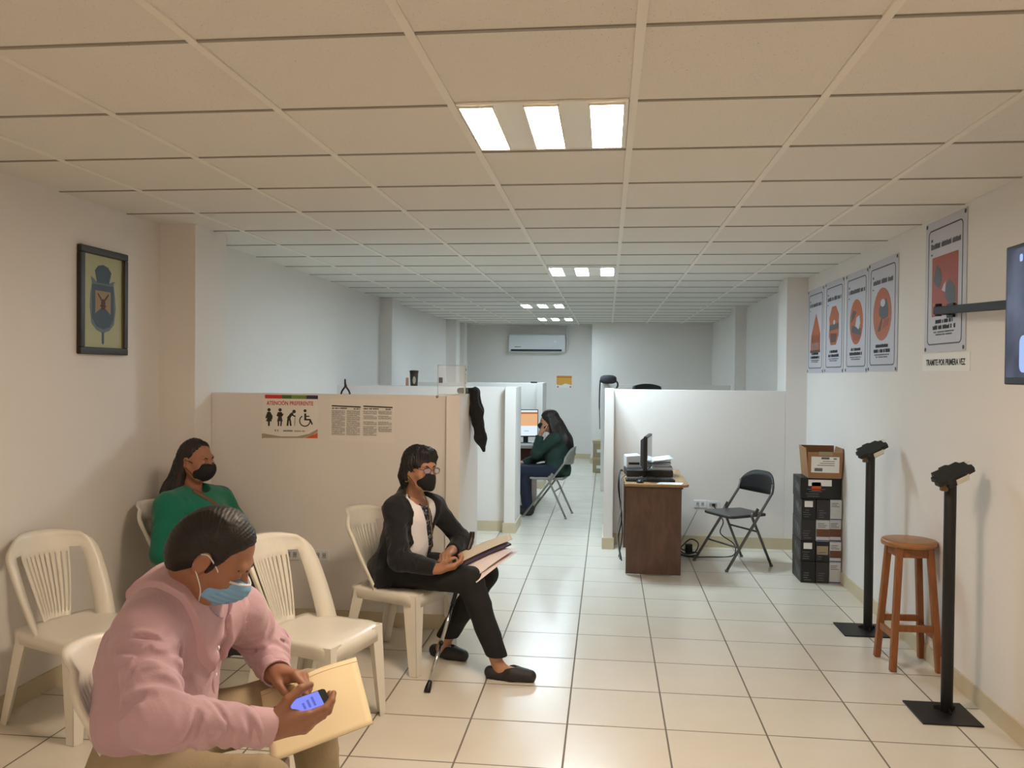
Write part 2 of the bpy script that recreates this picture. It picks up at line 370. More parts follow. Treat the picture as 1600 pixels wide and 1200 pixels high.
# ------------------------------------------------------------------ monobloc chairs
def make_monobloc(name, label):
    t = thing(name, label, 'chair', group='white plastic chairs in the waiting area')
    # seat: dished shell, front edge rolled down, skirt all round
    b = MB(); nu, nv = 14, 14; top = []
    def half_w(x): return .195+.02*max(0, min(1, (x+.2)/.42))
    for i in range(nu+1):
        u = i/nu; x = -.205+.425*u
        for j in range(nv+1):
            v = -1+2*j/nv
            hw = half_w(x)
            xx = x-.012*v*v*(u > .5)*(u-.5)*2
            if u > .85: hw *= 1-.10*((u-.85)/.15)**2
            z = .440-.014*(1-v*v)*math.sin(PI*min(1, u*1.1))-.020*max(0, (u-.82)/.18)**2-.006*abs(v)**6
            top.append((xx, v*hw, z))
    fs = [(i*(nv+1)+j, (i+1)*(nv+1)+j, (i+1)*(nv+1)+j+1, i*(nv+1)+j+1) for i in range(nu) for j in range(nv)]
    ring = [i*(nv+1) for i in range(nu)]+[nu*(nv+1)+j for j in range(nv)]+[i*(nv+1)+nv for i in range(nu, 0, -1)]+[j for j in range(nv, 0, -1)]
    o = len(top); n = len(ring)
    for dz, k in ((.012, 1.012), (.058, 1.018)):
        for r in ring:
            p = top[r]; top.append((p[0]*k if p[0] > 0 else p[0], p[1]*k, p[2]-dz))
    prev = ring
    for q in range(2):
        cur = [o+q*n+k for k in range(n)]
        fs += [(prev[k], prev[(k+1) % n], cur[(k+1) % n], cur[k]) for k in range(n)]; prev = cur
    b.add(top, fs)
    b.build('seat', M_PLASTIC, t, smooth=True, solid=.005)
    # backrest: curved shell with wings, slotted middle panel and two open gaps
    b = MB(); NT = 22
    def pt(s, tt):
        w = .19+.035*math.sin(PI*min(1, tt*1.15)*.62)
        if tt > .8: w -= .055*((tt-.8)/.2)**2.2
        z = .375+.463*tt-(.022*abs(s)**3 if tt > .7 else 0)*((tt-.7)/.3 if tt > .7 else 0)
        x = -.190-.150*tt**1.15+(.098+.075*(1-tt))*s*s
        return (x, s*w, z)
    ns = 9
    def bounds(tt):
        c = .27+.30*tt
        e = [-1.0, -.88, -.74]
        inner = []
        slit = .77
        for k in range(ns):
            a = -c+2*c*k/ns; inner += [a+(2*c/ns)*0, a+(2*c/ns)*slit]
        return e+[-c-.035]+inner[1:]+[c, c+.035, .74, .88, 1.0]
    nb = len(bounds(0)); rows = []
    ts = [k/NT for k in range(NT+1)]
    for tt in ts: rows.append([pt(s, tt) for s in bounds(tt)])
    vs = [p for r in rows for p in r]; fs = []
    # columns: 0,1 wing | 2 gap | 3 edge strip then slit/slat alternate ... | gap | wing
    ncol = nb-1; hole = set()
    for c_ in range(ncol):
        if c_ == 2 or c_ == ncol-3: hole.add((c_, .10, .80))
        elif 4 <= c_ <= ncol-5 and (c_-4) % 2 == 0 and c_ < ncol-4: hole.add((c_, .16, .78))
    for i in range(NT):
        tm = (ts[i]+ts[i+1])/2
        for c_ in range(ncol):
            if any(h[0] == c_ and h[1] < tm < h[2] for h in hole): continue
            fs.append((i*nb+c_, (i+1)*nb+c_, (i+1)*nb+c_+1, i*nb+c_+1))
    # rolled rim along the two sides and the top
    o = len(vs); rim = [i*nb for i in range(NT+1)]+[NT*nb+k for k in range(1, nb)]+[i*nb+nb-1 for i in range(NT-1, -1, -1)]
    for r in rim:
        p = vs[r]; vs.append((p[0]-.022, p[1]*1.02, p[2]+(.004 if p[2] > .8 else 0)))
    fs += [(rim[k], rim[k+1], o+k+1, o+k) for k in range(len(rim)-1)]
    b.add(vs, fs); b.build('backrest', M_PLASTIC, t, smooth=True, solid=.006)
    # legs: tapered L channels
    for s in (-1, 1):
        l = MB()
        def chan(p, q, wa, wb, d):   # outer plate along x and return plate along y
            for (ax, k) in ((0, 1), (1, -s)):
                A = Vector(p); B = Vector(q)
                if ax == 0:
                    l.hexa([B+Vector((-wb, 0, 0)), B, B+Vector((0, -s*.006, 0)), B+Vector((-wb, -s*.006, 0)),
                            A+Vector((-wa, 0, 0)), A, A+Vector((0, -s*.006, 0)), A+Vector((-wa, -s*.006, 0))])
                else:
                    l.hexa([B+Vector((-.006, 0, 0)), B, B+Vector((0, -s*wb, 0)), B+Vector((-.006, -s*wb, 0)),
                            A+Vector((-.006, 0, 0)), A, A+Vector((0, -s*wa, 0)), A+Vector((-.006, -s*wa, 0))])
        chan((.215, s*.210, .432), (.232, s*.222, 0), .085, .048, 1)
        l.build('leg', M_PLASTIC, t, bevel=.004)
        l = MB()
        def chanr(p, q, wa, wb):
            A = Vector(p); B = Vector(q)
            l.hexa([B, B+Vector((wb, 0, 0)), B+Vector((wb, -s*.006, 0)), B+Vector((0, -s*.006, 0)), A, A+Vector((wa, 0, 0)), A+Vector((wa, -s*.006, 0)), A+Vector((0, -s*.006, 0))])
            l.hexa([B, B+Vector((.006, 0, 0)), B+Vector((.006, -s*wb, 0)), B+Vector((0, -s*wb, 0)), A, A+Vector((.006, 0, 0)), A+Vector((.006, -s*wa, 0)), A+Vector((0, -s*wa, 0))])
        chanr((-.19, s*.200, .43), (-.275, s*.222, 0), .075, .042)
        l.build('leg', M_PLASTIC, t, bevel=.004)
    return t
R = math.radians
CH = make_monobloc('plastic_chair', 'empty white plastic chair in the middle of the floor between the waiting people')
CH.location = (-1.315, 3.765, 0); CH.rotation_euler = (0, 0, R(-16.7))
dup(CH, (-1.135, 4.66, 0), R(-19), 'white plastic chair under the woman in black cardigan with a cane')
dup(CH, (-2.405, 3.66, 0), R(-20), 'empty white plastic chair against the left wall below the framed crest')
dup(CH, (-1.165, 2.285, 0), R(4), 'white plastic chair under the man in pink shirt, nearest the camera')
dup(CH, (-2.395, 4.72, 0), R(-4), 'white plastic chair under the woman in green by the pillar')

# ------------------------------------------------------------------ folding chairs
M_FOLD = mat('folding_chair_grey', (.27, .265, .26), .42, var=.05)
M_FOLDT = mat('folding_chair_tube', (.40, .395, .385), .35, metal=.4, var=.04)
M_FOLD2 = mat('folding_chair_beige', (.56, .55, .52), .4, var=.03)
M_FOLD2T = mat('folding_tube_silver', (.60, .59, .57), .35, metal=.5, var=.03)
def make_folding(name, label, ms, mt, mp):
    t = thing(name, label, 'chair', group='metal folding chairs')
    W = .215; r = .0115
    b = MB(); v = []; nx, ny = 8, 8
    poly = [(-.19, -.17), (.16, -.195), (.195, -.175), (.205, -.13), (.205, .13), (.195, .175), (.16, .195), (-.19, .17)]
    b.prism(poly, .425, .452); b.build('seat', ms, t, bevel=.010, seg=3)
    # backrest pad curved round the sitter
    b = MB(); P = []; N = 14
    for k in range(N+1):
        s = -1+2*k/N; yy = s*.222; cx = -.262+.055*s*s
        zt = .795-.10*abs(s)**3.4; zb = .60+.012*s*s
        for q, zz in enumerate((zb, (zb+zt)/2, zt)): P.append((cx-.055*(zz-.6)/.18*.5, yy, zz))
    F = [(k*3+q, (k+1)*3+q, (k+1)*3+q+1, k*3+q+1) for k in range(N) for q in range(2)]
    b.add(P, F); b.build('backrest', mp, t, smooth=True, solid=.014, subsurf=1)
    for s in (-1, 1):
        b = MB().tube([(-.222, s*W*.97, .70), (-.205, s*W, .62), (.255, s*W*1.04, .012)], r); b.lathe([(r*1.3, 0), (r*1.3, .02)], 10, (.258, s*W*1.04, 0))
        b.build('leg', mt, t, smooth=True)
        b = MB().tube([(-.035, s*.188, .47), (-.02, s*.188, .44), (-.225, s*.195, .012)], r); b.lathe([(r*1.3, 0), (r*1.3, .02)], 10, (-.227, s*.195, 0))
        b.build('leg', mt, t, smooth=True)
        MB().bar((-.075, s*.202, .50), (-.035, s*.202, .44), .004, .03).build('hinge_plate', mt, t)
    b = MB().tube([(-.095+.0, -.19, .30), (-.095, .19, .30)], .008); b.build('crossbar', mt, t, smooth=True)
    MB().tube([(.125, -.222, .185), (.125, .222, .185)], .008).build('crossbar', mt, t, smooth=True)
    return t
FC = make_folding('folding_chair', 'dark grey metal folding chair standing empty by the right partition', M_FOLD, M_FOLDT, mat('folding_chair_pad', (.10, .10, .10), .45))
FC.location = (1.11, 7.42, 0); FC.rotation_euler = (0, 0, R(210))
FC2 = make_folding('folding_chair', 'silver metal folding chair under the woman at the far computer', M_FOLD2, M_FOLD2T, M_FOLD2)
FC2.location = (-.64, 9.62, 0); FC2.rotation_euler = (0, 0, R(172))

# ------------------------------------------------------------------ stool
M_STOOL = wood('stool_wood', (.56, .38, .22), (.68, .48, .29), .4, (2, 2, 12), 5)
M_STOOLL = wood('stool_leg_wood', (.50, .30, .16), (.61, .38, .21), .45, (14, 14, 2), 4)
t = thing('bar_stool', 'round wooden bar stool between the two black stands', 'stool', (1.705, 4.976, 0), R(2))
MB().lathe([(.128, .674), (.145, .680), (.148, .695), (.143, .708), (.12, .711), (.0, .711)], 40).build('seat', M_STOOL, t, smooth=True)
cs = [(-1, -1), (1, -1), (1, 1), (-1, 1)]
def leg_at(sx, sy, z): k = .082+.042*(1-z/.675); return Vector((sx*k, sy*k, z))
for sx, sy in cs:
    MB().bar(leg_at(sx, sy, 0), leg_at(sx, sy, .68), .034, .036, up=(0, 1, 0)).build('leg', M_STOOLL, t, bevel=.004)
for k in range(4):
    a, c = cs[k], cs[(k+1) % 4]; z = .19 if k % 2 else .235
    MB().bar(leg_at(*a, z), leg_at(*c, z), .020, .036).build('stretcher', M_STOOLL, t, bevel=.002)
for k in range(4):
    a, c = cs[k], cs[(k+1) % 4]
    MB().bar(leg_at(*a, .645), leg_at(*c, .645), .020, .045).build('apron', M_STOOLL, t, bevel=.002)

# ------------------------------------------------------------------ black floor stands with tilted tops
M_TAN = mat('tan_plastic', (.45, .34, .20), .5)
def stand(x, y, bx, by, label):
    t = thing('floor_stand', label, 'stand', (bx, by, 0), group='black floor stands with tilted tops')
    MB().box(-.137, .137, -.14, .14, 0, .008).build('base', M_BLACKM, t, bevel=.002)
    px_, py_ = x-bx, y-by
    MB().tube([(px_, py_, .006), (px_, py_, 1.115)], .0275, 24).build('post', M_BLACKM, t, smooth=True, bevel=.002)
    w = MB()
    for k in range(3): a = 2*PI*k/3-1.57; w.bar((px_+.026*math.cos(a), py_+.026*math.sin(a), .022), (px_+.055*math.cos(a), py_+.055*math.sin(a), .010), .004, .024)
    w.build('foot_gusset', M_BLACKM, t)
    # holder: a tilted tray with a ragged clip outline, higher at the back and right
    ax = Vector((.90, .22, .40)).normalized(); ay = Vector((-.25, .93, .20)).normalized(); az = ax.cross(ay).normalized()
    o = Vector((px_+.0, py_-.01, 1.165))
    poly = [(-.105, -.05), (-.06, -.058), (-.05, -.07), (.03, -.072), (.035, -.06), (.09, -.055), (.10, -.02), (.088, -.01), (.095, .03), (.075, .035), (.07, .06), (.03, .058), (.02, .074), (-.02, .074), (-.025, .06), (-.07, .062), (-.075, .03), (-.098, .025), (-.09, -.01), (-.108, -.015)]
    MB().prism(poly, -.012, .012, (ax, ay, az), o).build('holder_tray', M_BLACK, t, bevel=.003)
    MB().prism([(-.055, -.045), (.055, -.045), (.055, .045), (-.055, .045)], -.045, -.012, (ax, ay, az), o).build('holder_bracket', M_BLACKM, t, bevel=.003)
    MB().prism([(-.030, -.078), (.035, -.080), (.045, -.068), (.03, -.072), (-.028, -.072)], -.022, .002, (ax, ay, az), o).build('clip', M_PLASTIC, t)
    MB().prism([(.080, .01), (.116, .016), (.110, .040), (.076, .036)], .004, .010, (ax, ay, az), o).build('tab', M_PLASTIC, t)
    MB().cbox((px_-.038, py_-.02, 1.098), (.032, .03, .036)).build('knob', M_TAN, t, bevel=.004)
    return t
stand(1.655, 4.285, 1.625, 4.262, 'nearest black floor stand with tilted top, in front of the stool')
stand(1.675, 5.60, 1.632, 5.595, 'black floor stand with tilted top behind the stool, farther from the camera')

# ------------------------------------------------------------------ right desk and what is on it
M_DESK = wood('desk_brown_wood', (.315, .215, .165), (.40, .285, .225), .42, (4, 4, 1.2), 4)
M_DTOP = wood('desk_top_wood', (.55, .42, .27), (.66, .53, .36), .4, (8, 1.5, 8), 4)
M_DEDGE = mat('desk_edge_brown', (.30, .19, .12), .45)
DX, DY = .165, 6.87
t = thing('desk', 'brown wooden desk with light top beside the right partition end', 'desk', (DX, DY, 0))
MB().box(0, .44, 0, .022, .01, .705).build('side_panel', M_DESK, t, bevel=.002)
MB().box(.0, .44, 1.03, 1.052, .01, .705).build('side_panel', M_DESK, t, bevel=.002)
MB().box(.10, .118, .022, 1.03, .12, .705).build('back_panel', M_DESK, t)
MB().box(-.012, .45, -.015, 1.07, .705, .722).build('top_edge', M_DEDGE, t, bevel=.002)
MB().prism([(-.015, -.03), (.46, -.03), (.49, -.005), (.50, .04), (.50, 1.075), (-.015, 1.075)], .722, .742).build('desktop', M_DTOP, t, bevel=.003)
ZD = .742
# monitor turned away to the right: a thin dark slab seen nearly edge-on
def monitor(loc, rz, w, h, label, screen, name='computer_monitor', group=None):
    t = thing(name, label, 'monitor', loc, rz, group)      # screen faces local +x
    MB().lathe([(.0, 0), (.08, 0), (.08, .008), (.07, .014), (.0, .016)], 28).build('stand_base', M_BLACK, t, smooth=True)
    MB().box(-.035, -.012, -.03, .03, .012, .14).build('stand_neck', M_BLACK, t, bevel=.004)
    b = MB().box(-.012, .018, -w/2, w/2, .085, .085+h); b.hexa([(-.045, -w*.32, .12), (-.012, -w*.42, .1), (-.012, w*.42, .1), (-.045, w*.32, .12), (-.045, -w*.32, .05+h), (-.012, -w*.42, .075+h), (-.012, w*.42, .075+h), (-.045, w*.32, .05+h)])
    b.build('casing', M_BLACK, t, bevel=.004)
    return t, w, h
tm, w_, h_ = monitor((.345, 7.205, ZD), R(-8.5), .40, .285, 'black computer monitor seen edge-on on the right desk', None)
MB().box(.0182, .0196, -.19, .19, .10, .355).build('screen', mat('screen_off', (.50, .53, .56), .15, var=.02), tm)
# slim desktop computer lying flat below it
t = thing('desktop_computer', 'flat black desktop computer under the edge-on monitor', 'computer', (.33, 7.47, ZD), R(4))
MB().box(-.165, .23, -.16, .16, .0, .058).build('case', M_DARKG, t, bevel=.006)
b = MB()
for k in range(9): b.box(-.10+.02*k, -.092+.02*k, -.163, -.1595, .012, .046)
b.build('vent', M_BLACK, t)
t = thing('label_printer', 'small white printer on the left of the right desk, behind the monitor', 'printer', (.235, 7.56, ZD+.058), R(6))
MB().prism([(-.07, 0), (.07, 0), (.07, .095), (.05, .115), (-.07, .105)], -.09, .09, ((1, 0, 0), (0, 0, 1), (0, -1, 0))).build('body', M_WHITEP, t, bevel=.008)
MB().box(-.05, .045, -.094, -.0885, .03, .05).build('paper_slot', M_DARKG, t)
t = thing('paper_tray', 'white paper tray on the flat computer right of the monitor', 'paper tray', (.475, 7.49, ZD+.058), R(4))
b = MB().box(-.085, .085, -.13, .13, 0, .006); b.box(-.085, -.08, -.13, .13, 0, .03); b.box(.08, .085, -.13, .13, 0, .03); b.box(-.085, .085, .125, .13, 0, .03); b.box(-.085, .085, -.13, -.125, 0, .022)
b.build('tray', M_WHITEP, t, bevel=.002)
for k in range(5):
    p = MB(); a = R(-6+4*k); c, s = math.cos(a), math.sin(a); N = 8; V = []; F = []
    for i in range(N+1):
        u = -.12+.24*i/N
        for q in (-.08, .085): V.append((.475+q*c-u*s, 7.49+q*s+u*c, ZD+.094+.011*k+(.006*k if q > 0 else 0)+.012*math.sin(i*.7+k)*.6))
    for i in range(N): F.append((2*i, 2*i+1, 2*i+3, 2*i+2))
    p.add(V, F); o = p.build('paper_sheet', M_PAPER if k != 1 else mat('blue_grey_folder', (.46, .50, .55), .6), None, smooth=True, solid=.0016)
    tag(o, ['bottom loose white sheet of the pile in the paper tray', 'blue grey folder in the pile of papers in the tray', 'middle white sheet of the pile in the paper tray', 'upper white sheet of the pile in the paper tray', 'topmost white sheet of the pile in the paper tray, curling up'][k], 'paper', 'papers piled in the tray on the right desk')
t = thing('keyboard', 'black keyboard in front of the edge-on monitor', 'keyboard', (.36, 7.055, ZD), R(3))
MB().prism([(-.20, -.065), (.20, -.065), (.20, .065), (-.20, .065)], 0, .018).build('body', M_BLACK, t, bevel=.004)
b = MB()
for i in range(17):
    for j in range(5): b.box(-.188+.0222*i, -.170+.0222*i, -.055+.0222*j, -.037+.0222*j, .018, .024)
b.build('keys', M_DARKG, t)
o = MB().sphere((.275, 6.935, ZD), 1, 16, 8, sc=(.03, .045, .026)).build('computer_mouse', M_BLACK, None, smooth=True); tag(o, 'small black mouse at the front edge of the right desk', 'mouse')
for v in o.data.vertices: v.co.z = max(v.co.z, ZD)
o = MB().hexa([(.40, 6.86, ZD+.0005), (.60, 6.845, ZD+.0005), (.625, 6.975, ZD+.0005), (.435, 6.985, ZD+.0005), (.40, 6.86, ZD+.002), (.60, 6.845, ZD+.002), (.625, 6.975, ZD+.002), (.435, 6.985, ZD+.002)]).build('paper_sheet', M_PAPER)
tag(o, 'white sheet of paper lying at the front corner of the right desk', 'paper')
# cables
M_CABLE = mat('black_cable', (.07, .07, .075), .5)
M_CABLEG = mat('grey_cable', (.55, .56, .57), .5)
def cable(pts, r, m, label, cat='cable', group=None):
    o = MB().tube(smooth_path(pts, 8), r, 7).build('cable', m, None, smooth=True); return tag(o, label, cat, group)
cable([(.145, 7.46, .775), (.12, 7.30, .79), (.105, 7.2, .66), (.135, 7.18, .42), (.11, 7.22, .22), (.14, 7.3, .02)], .006, M_CABLE, 'thick black cable looping down the left side of the right desk', group='cables hanging beside the right desk')
cable([(.165, 7.25, .765), (.125, 7.20, .72), (.13, 7.12, .50), (.10, 7.12, .30), (.125, 7.16, .06)], .005, M_CABLEG, 'grey cable hanging down the left side of the right desk', group='cables hanging beside the right desk')
cable([(.145, 7.6, .77), (.115, 7.45, .74), (.12, 7.32, .55), (.145, 7.36, .25), (.12, 7.5, .01)], .005, M_CABLE, 'thin black cable at the back of the bundle left of the right desk', group='cables hanging beside the right desk')
# wall sockets and their cables
def outlet(x, y, z, w, label, group, plug=False):
    t = thing('wall_outlet', label, 'wall outlet', (x, y, z), group=group)
    MB().box(-w/2, w/2, -.006, 0, -.036, .036).build('cover_plate', M_WHITEP, t, bevel=.003)
    b = MB(); n = 2 if w < .13 else 3
    for k in range(n):
        cx = (k-(n-1)/2)*w/n*.8; b.box(cx-.013, cx+.013, -.0072, -.0058, -.018, .018)
    b.build('socket_face', mat('socket_grey', (.70, .70, .69), .4), t)
    b = MB()
    for k in range(n):
        cx = (k-(n-1)/2)*w/n*.8
        for s in (-1, 1): b.box(cx+s*.005-.0012, cx+s*.005+.0012, -.0078, -.007, -.004, .008)
    b.build('slots', M_BLACK, t)
    if plug: MB().box(-.012, .016, -.034, -.0075, -.012, .014).build('plug', M_BLACK, t, bevel=.004)
    return t
outlet(.885, 8.10, .405, .115, 'white double wall outlet nearer the right desk', 'outlets on the right partition')
outlet(1.005, 8.10, .40, .115, 'white wall outlet with black plug, nearer the folding chair', 'outlets on the right partition', True)
outlet(-1.815, 5.243, .44, .105, 'grey double outlet on the left partition, right of the pair', 'outlets on the left partition')
outlet(-2.01, 5.243, .44, .105, 'grey outlet on the left partition, seen through the empty chair back', 'outlets on the left partition')
cable([(1.005, 8.07, .395), (1.03, 8.02, .36), (1.08, 7.95, .27), (1.05, 7.9, .17), (1.16, 7.8, .09), (1.13, 7.7, .008), (.9, 7.62, .008), (.74, 7.6, .008), (.68, 7.7, .008)], .0055, M_CABLE, 'black cable from the plugged outlet under the folding chair')
cable([(.875, 8.085, .39), (.84, 8.04, .33), (.76, 8.02, .17), (.70, 7.99, .06), (.68, 7.97, .01)], .004, M_CABLEG, 'thin grey cable from the left outlet down to the floor')
cable([(.66, 7.75, .01), (.70, 7.85, .05), (.78, 7.88, .11), (.84, 7.8, .09), (.80, 7.7, .03), (.70, 7.68, .02), (.66, 7.78, .06), (.72, 7.86, .012), (.84, 7.74, .012), (.76, 7.62, .012), (.66, 7.66, .012)], .006, M_CABLE, 'tangled black cable coil on the floor beside the right desk')
t = thing('power_adapter', 'black power adapter in the cable tangle by the right desk', 'adapter', (.755, 7.79, 0), R(20))
MB().box(-.028, .028, -.022, .022, 0, .085).build('body', M_BLACK, t, bevel=.005)
MB().box(-.03, .03, -.024, .024, .03, .034).build('seam', M_DARKG, t)

# ------------------------------------------------------------------ toner boxes and carton by the right wall
M_TBLK = mat('toner_box_black', (.085, .08, .085), .42, var=.15, nscale=9)
M_TGRY = mat('toner_box_dark', (.17, .155, .17), .45, var=.12, nscale=9)
M_TWHT = mat('toner_box_white', (.78, .79, .80), .5, var=.03)
M_TBRN = mat('toner_tape_brown', (.42, .26, .19), .5)
M_TBLU = mat('toner_blue', (.20, .28, .55), .5)
M_TORG = mat('toner_orange', (.80, .33, .10), .5)
M_CARD = mat('cardboard', (.62, .46, .32), .75, var=.06, nscale=8)
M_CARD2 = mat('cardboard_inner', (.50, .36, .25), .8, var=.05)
GB = 'printer supply boxes stacked by the right wall'
def tbox(x0, x1, y0, y1, z0, z1, kind, label, n):
    t = thing('supply_box', label, 'box', ((x0+x1)/2, (y0+y1)/2, z0), 0, GB)
    w, d, h = (x1-x0)/2, (y1-y0)/2, z1-z0
    base = M_TWHT if kind == 'w' or kind == 'wb' else (M_TBLK if kind[0] == 'k' else M_TGRY)
    MB().box(-w, w, -d, d, 0, h).build('carton', base, t, bevel=.002)
    f = -d-.0006
    def patch(nm, a, b, c, e, m): MB().box(a*w, b*w, f-.0006, -d+.001, c*h, e*h).build(nm, m, t)
    if 'l' in kind: patch('label', -.62, .55, .62, .92, M_PAPER)
    if 't' in kind: patch('label', -.85, .85, .35, .78, mat('tan_label', (.62, .57, .47), .6))
    if kind == 'w' or kind == 'wb':
        patch('tape', -.98, .98, .22, .58, M_TBRN) if kind == 'wb' else None
        patch('blue_stripe', -.98, .98, .02, .07, M_TBLU)
        b = MB()
        for q in range(3): b.box(-.8*w, (.2+.2*((q+n) % 3))*w, f-.0006, -d+.001, (.66+.08*q)*h, (.69+.08*q)*h)
        b.build('lettering', M_GINK, t)
    else:
        b = MB(); rr = random.Random(n)
        for q in range(4):
            a = -.8+.3*rr.random(); b.box(a*w, (a+.5+.6*rr.random())*w, f-.0006, -d+.001, (.12+.11*q)*h, (.15+.11*q)*h)
        b.build('lettering', M_GINK, t)
        b = MB()   # printing along the left side
        for q in range(3): b.box(-w-.0006, -w+.001, (-.7+.4*q)*d, (-.45+.4*q)*d, (.2+.1*q)*h, (.62+.08*q)*h)
        b.build('side_print', M_GINK, t)
    if 'o' in kind: patch('logo_patch', -.45, .02, .40, .80, M_TORG)
    return t
bx = [(1.535, 1.640), (1.644, 1.744), (1.748, 1.835)]
rows = [(0, .165, ('k', 'g', 'w')), (.167, .325, ('kl', 'kt', 'wb')), (.327, .495, ('g', 'wb', 'wb')), (.497, .655, ('kl', 'g', 'w'))]
RN = ['bottom row', 'second row up', 'third row up', 'fourth row up']; CN = ['left column', 'middle column', 'wall-side column']
KN = {'k': 'black', 'g': 'dark grey', 'w': 'white', 'kl': 'black white-labelled', 'kt': 'black tan-labelled', 'wb': 'white brown-taped'}
q = 0
for ri, (z0, z1, kk) in enumerate(rows):
    for ci in range(3):
        jx = random.uniform(-.006, .0); jy = random.uniform(-.008, .012)
        tbox(bx[ci][0]+(jx if ci == 0 else 0), bx[ci][1], 6.835+jy, 7.115+jy+(.03 if ci == 0 else 0), z0, z1, kk[ci], '%s supply box, %s, %s of the stack' % (KN[kk[ci]], RN[ri], CN[ci]), q); q += 1
tbox(1.525, 1.828, 6.85, 7.13, .657, .822, 'klo', 'wide black supply box with orange patch across the top of the stack', 99)
t = thing('carton', 'open brown cardboard carton with white label on top of the black boxes', 'box', (1.712, 6.99, .823), R(-3))
w, d, h, k = .125, .155, .235, .006
MB().box(-w, w, -d, d, 0, k).build('bottom', M_CARD, t)
MB().hexa([(-w, -d, 0), (w, -d, 0), (w, -d+k, 0), (-w, -d+k, 0), (-w-.006, -d-.01, h-.03), (w+.006, -d-.01, h-.03), (w+.006, -d+k-.01, h-.03), (-w-.006, -d+k-.01, h-.03)]).build('front_panel', M_CARD, t)
MB().hexa([(-w, d-k, 0), (w, d-k, 0), (w, d, 0), (-w, d, 0), (-w-.006, d-k+.006, h), (w+.006, d-k+.006, h), (w+.006, d+.006, h), (-w-.006, d+.006, h)]).build('back_panel', M_CARD2, t)
MB().hexa([(-w, -d, 0), (-w+k, -d, 0), (-w+k, d, 0), (-w, d, 0), (-w-.022, -d, h), (-w+k-.022, -d, h), (-w+k-.022, d, h), (-w-.022, d, h)]).build('side_panel', M_CARD, t)
MB().hexa([(w-k, -d, 0), (w, -d, 0), (w, d, 0), (w-k, d, 0), (w-k+.01, -d, h), (w+.01, -d, h), (w+.01, d, h), (w-k+.01, d, h)]).build('side_panel', M_CARD, t)
fm = frame((0, -d-.0055, .105), (1, 0, 0), (0, -.05, 1))
b = MB(); b.T = fm; b.box(-.105, .105, -.06, .065, -.001, .0015); lb = b.build('label', M_PAPER, t)
b = MB(); b.T = fm
b.box(-.08, -.02, -.05, -.025, .0015, .002); b.box(-.03, .03, .045, .062, .0015, .002); b.box(.06, .085, .045, .055, .0015, .002)
for q in range(3): b.box(-.06+.02*q, .07, -.005+.016*q, .0+.016*q, .0015, .0018)
b.build('lettering', M_GINK, lb)
b = MB(); b.T = fm; b.box(-.05, .055, .075, .105, -.001, .0015); b.build('sticker', mat('tan_label', (.62, .57, .47), .6), t)

# ------------------------------------------------------------------ posters on the right wall
M_POST = mat('poster_vinyl', (.77, .765, .80), .4, var=.01)
M_PLINE = mat('poster_grey_line', (.22, .22, .25), .5)
M_PORG = mat('poster_orange', (.70, .37, .20), .5, var=.12, nscale=9)
M_POR2 = mat('poster_deep_orange', (.63, .275, .165), .5, var=.1)
M_PBRN = mat('poster_brown', (.36, .22, .14), .5, var=.1)
M_PGRY = mat('poster_grey', (.30, .30, .32), .5)
def rrect(x0, x1, y0, y1, r, n=5):
    P = []
    for cx, cy, a0 in ((x1-r, y1-r, 0), (x0+r, y1-r, 90), (x0+r, y0+r, 180), (x1-r, y0+r, 270)):
        P += [(cx+r*math.cos(R(a0+90*k/n)), cy+r*math.sin(R(a0+90*k/n))) for k in range(n+1)]
    return P
def ring_strip(b, P, w, h0, h1, axes, o):
    """thin outline of polygon P"""
    c = Vector((sum(p[0] for p in P)/len(P), sum(p[1] for p in P)/len(P), 0)); n = len(P)
    Q = []
    for i in range(n):
        a = Vector(P[i-1]); m_ = Vector(P[i]); d_ = Vector(P[(i+1) % n]); t_ = (d_-a).normalized(); nn = Vector((t_.y, -t_.x))
        if nn.dot(Vector((c.x, c.y))-m_) < 0: nn = -nn
        Q.append(m_+nn*w)
    for i in range(n):
        j = (i+1) % n; b.prism([P[i], P[j], tuple(Q[j]), tuple(Q[i])], h0, h1, axes, o)
def glyphs(b, x0, x1, y, h, seed, axes, o, h1=.0012, gap=.3):
    """a line of small unreadable lettering"""
    rr = random.Random(seed); x = x0
    while x < x1:
        w = h*(.35+.4*rr.random())
        if rr.random() < .14: x += h*.5; continue
        b.prism([(x, y), (min(x+w, x1), y), (min(x+w, x1), y+h*(.7+.3*rr.random())), (x, y+h*(.7+.3*rr.random()))], .0004, h1, axes, o); x += w+h*gap*.6
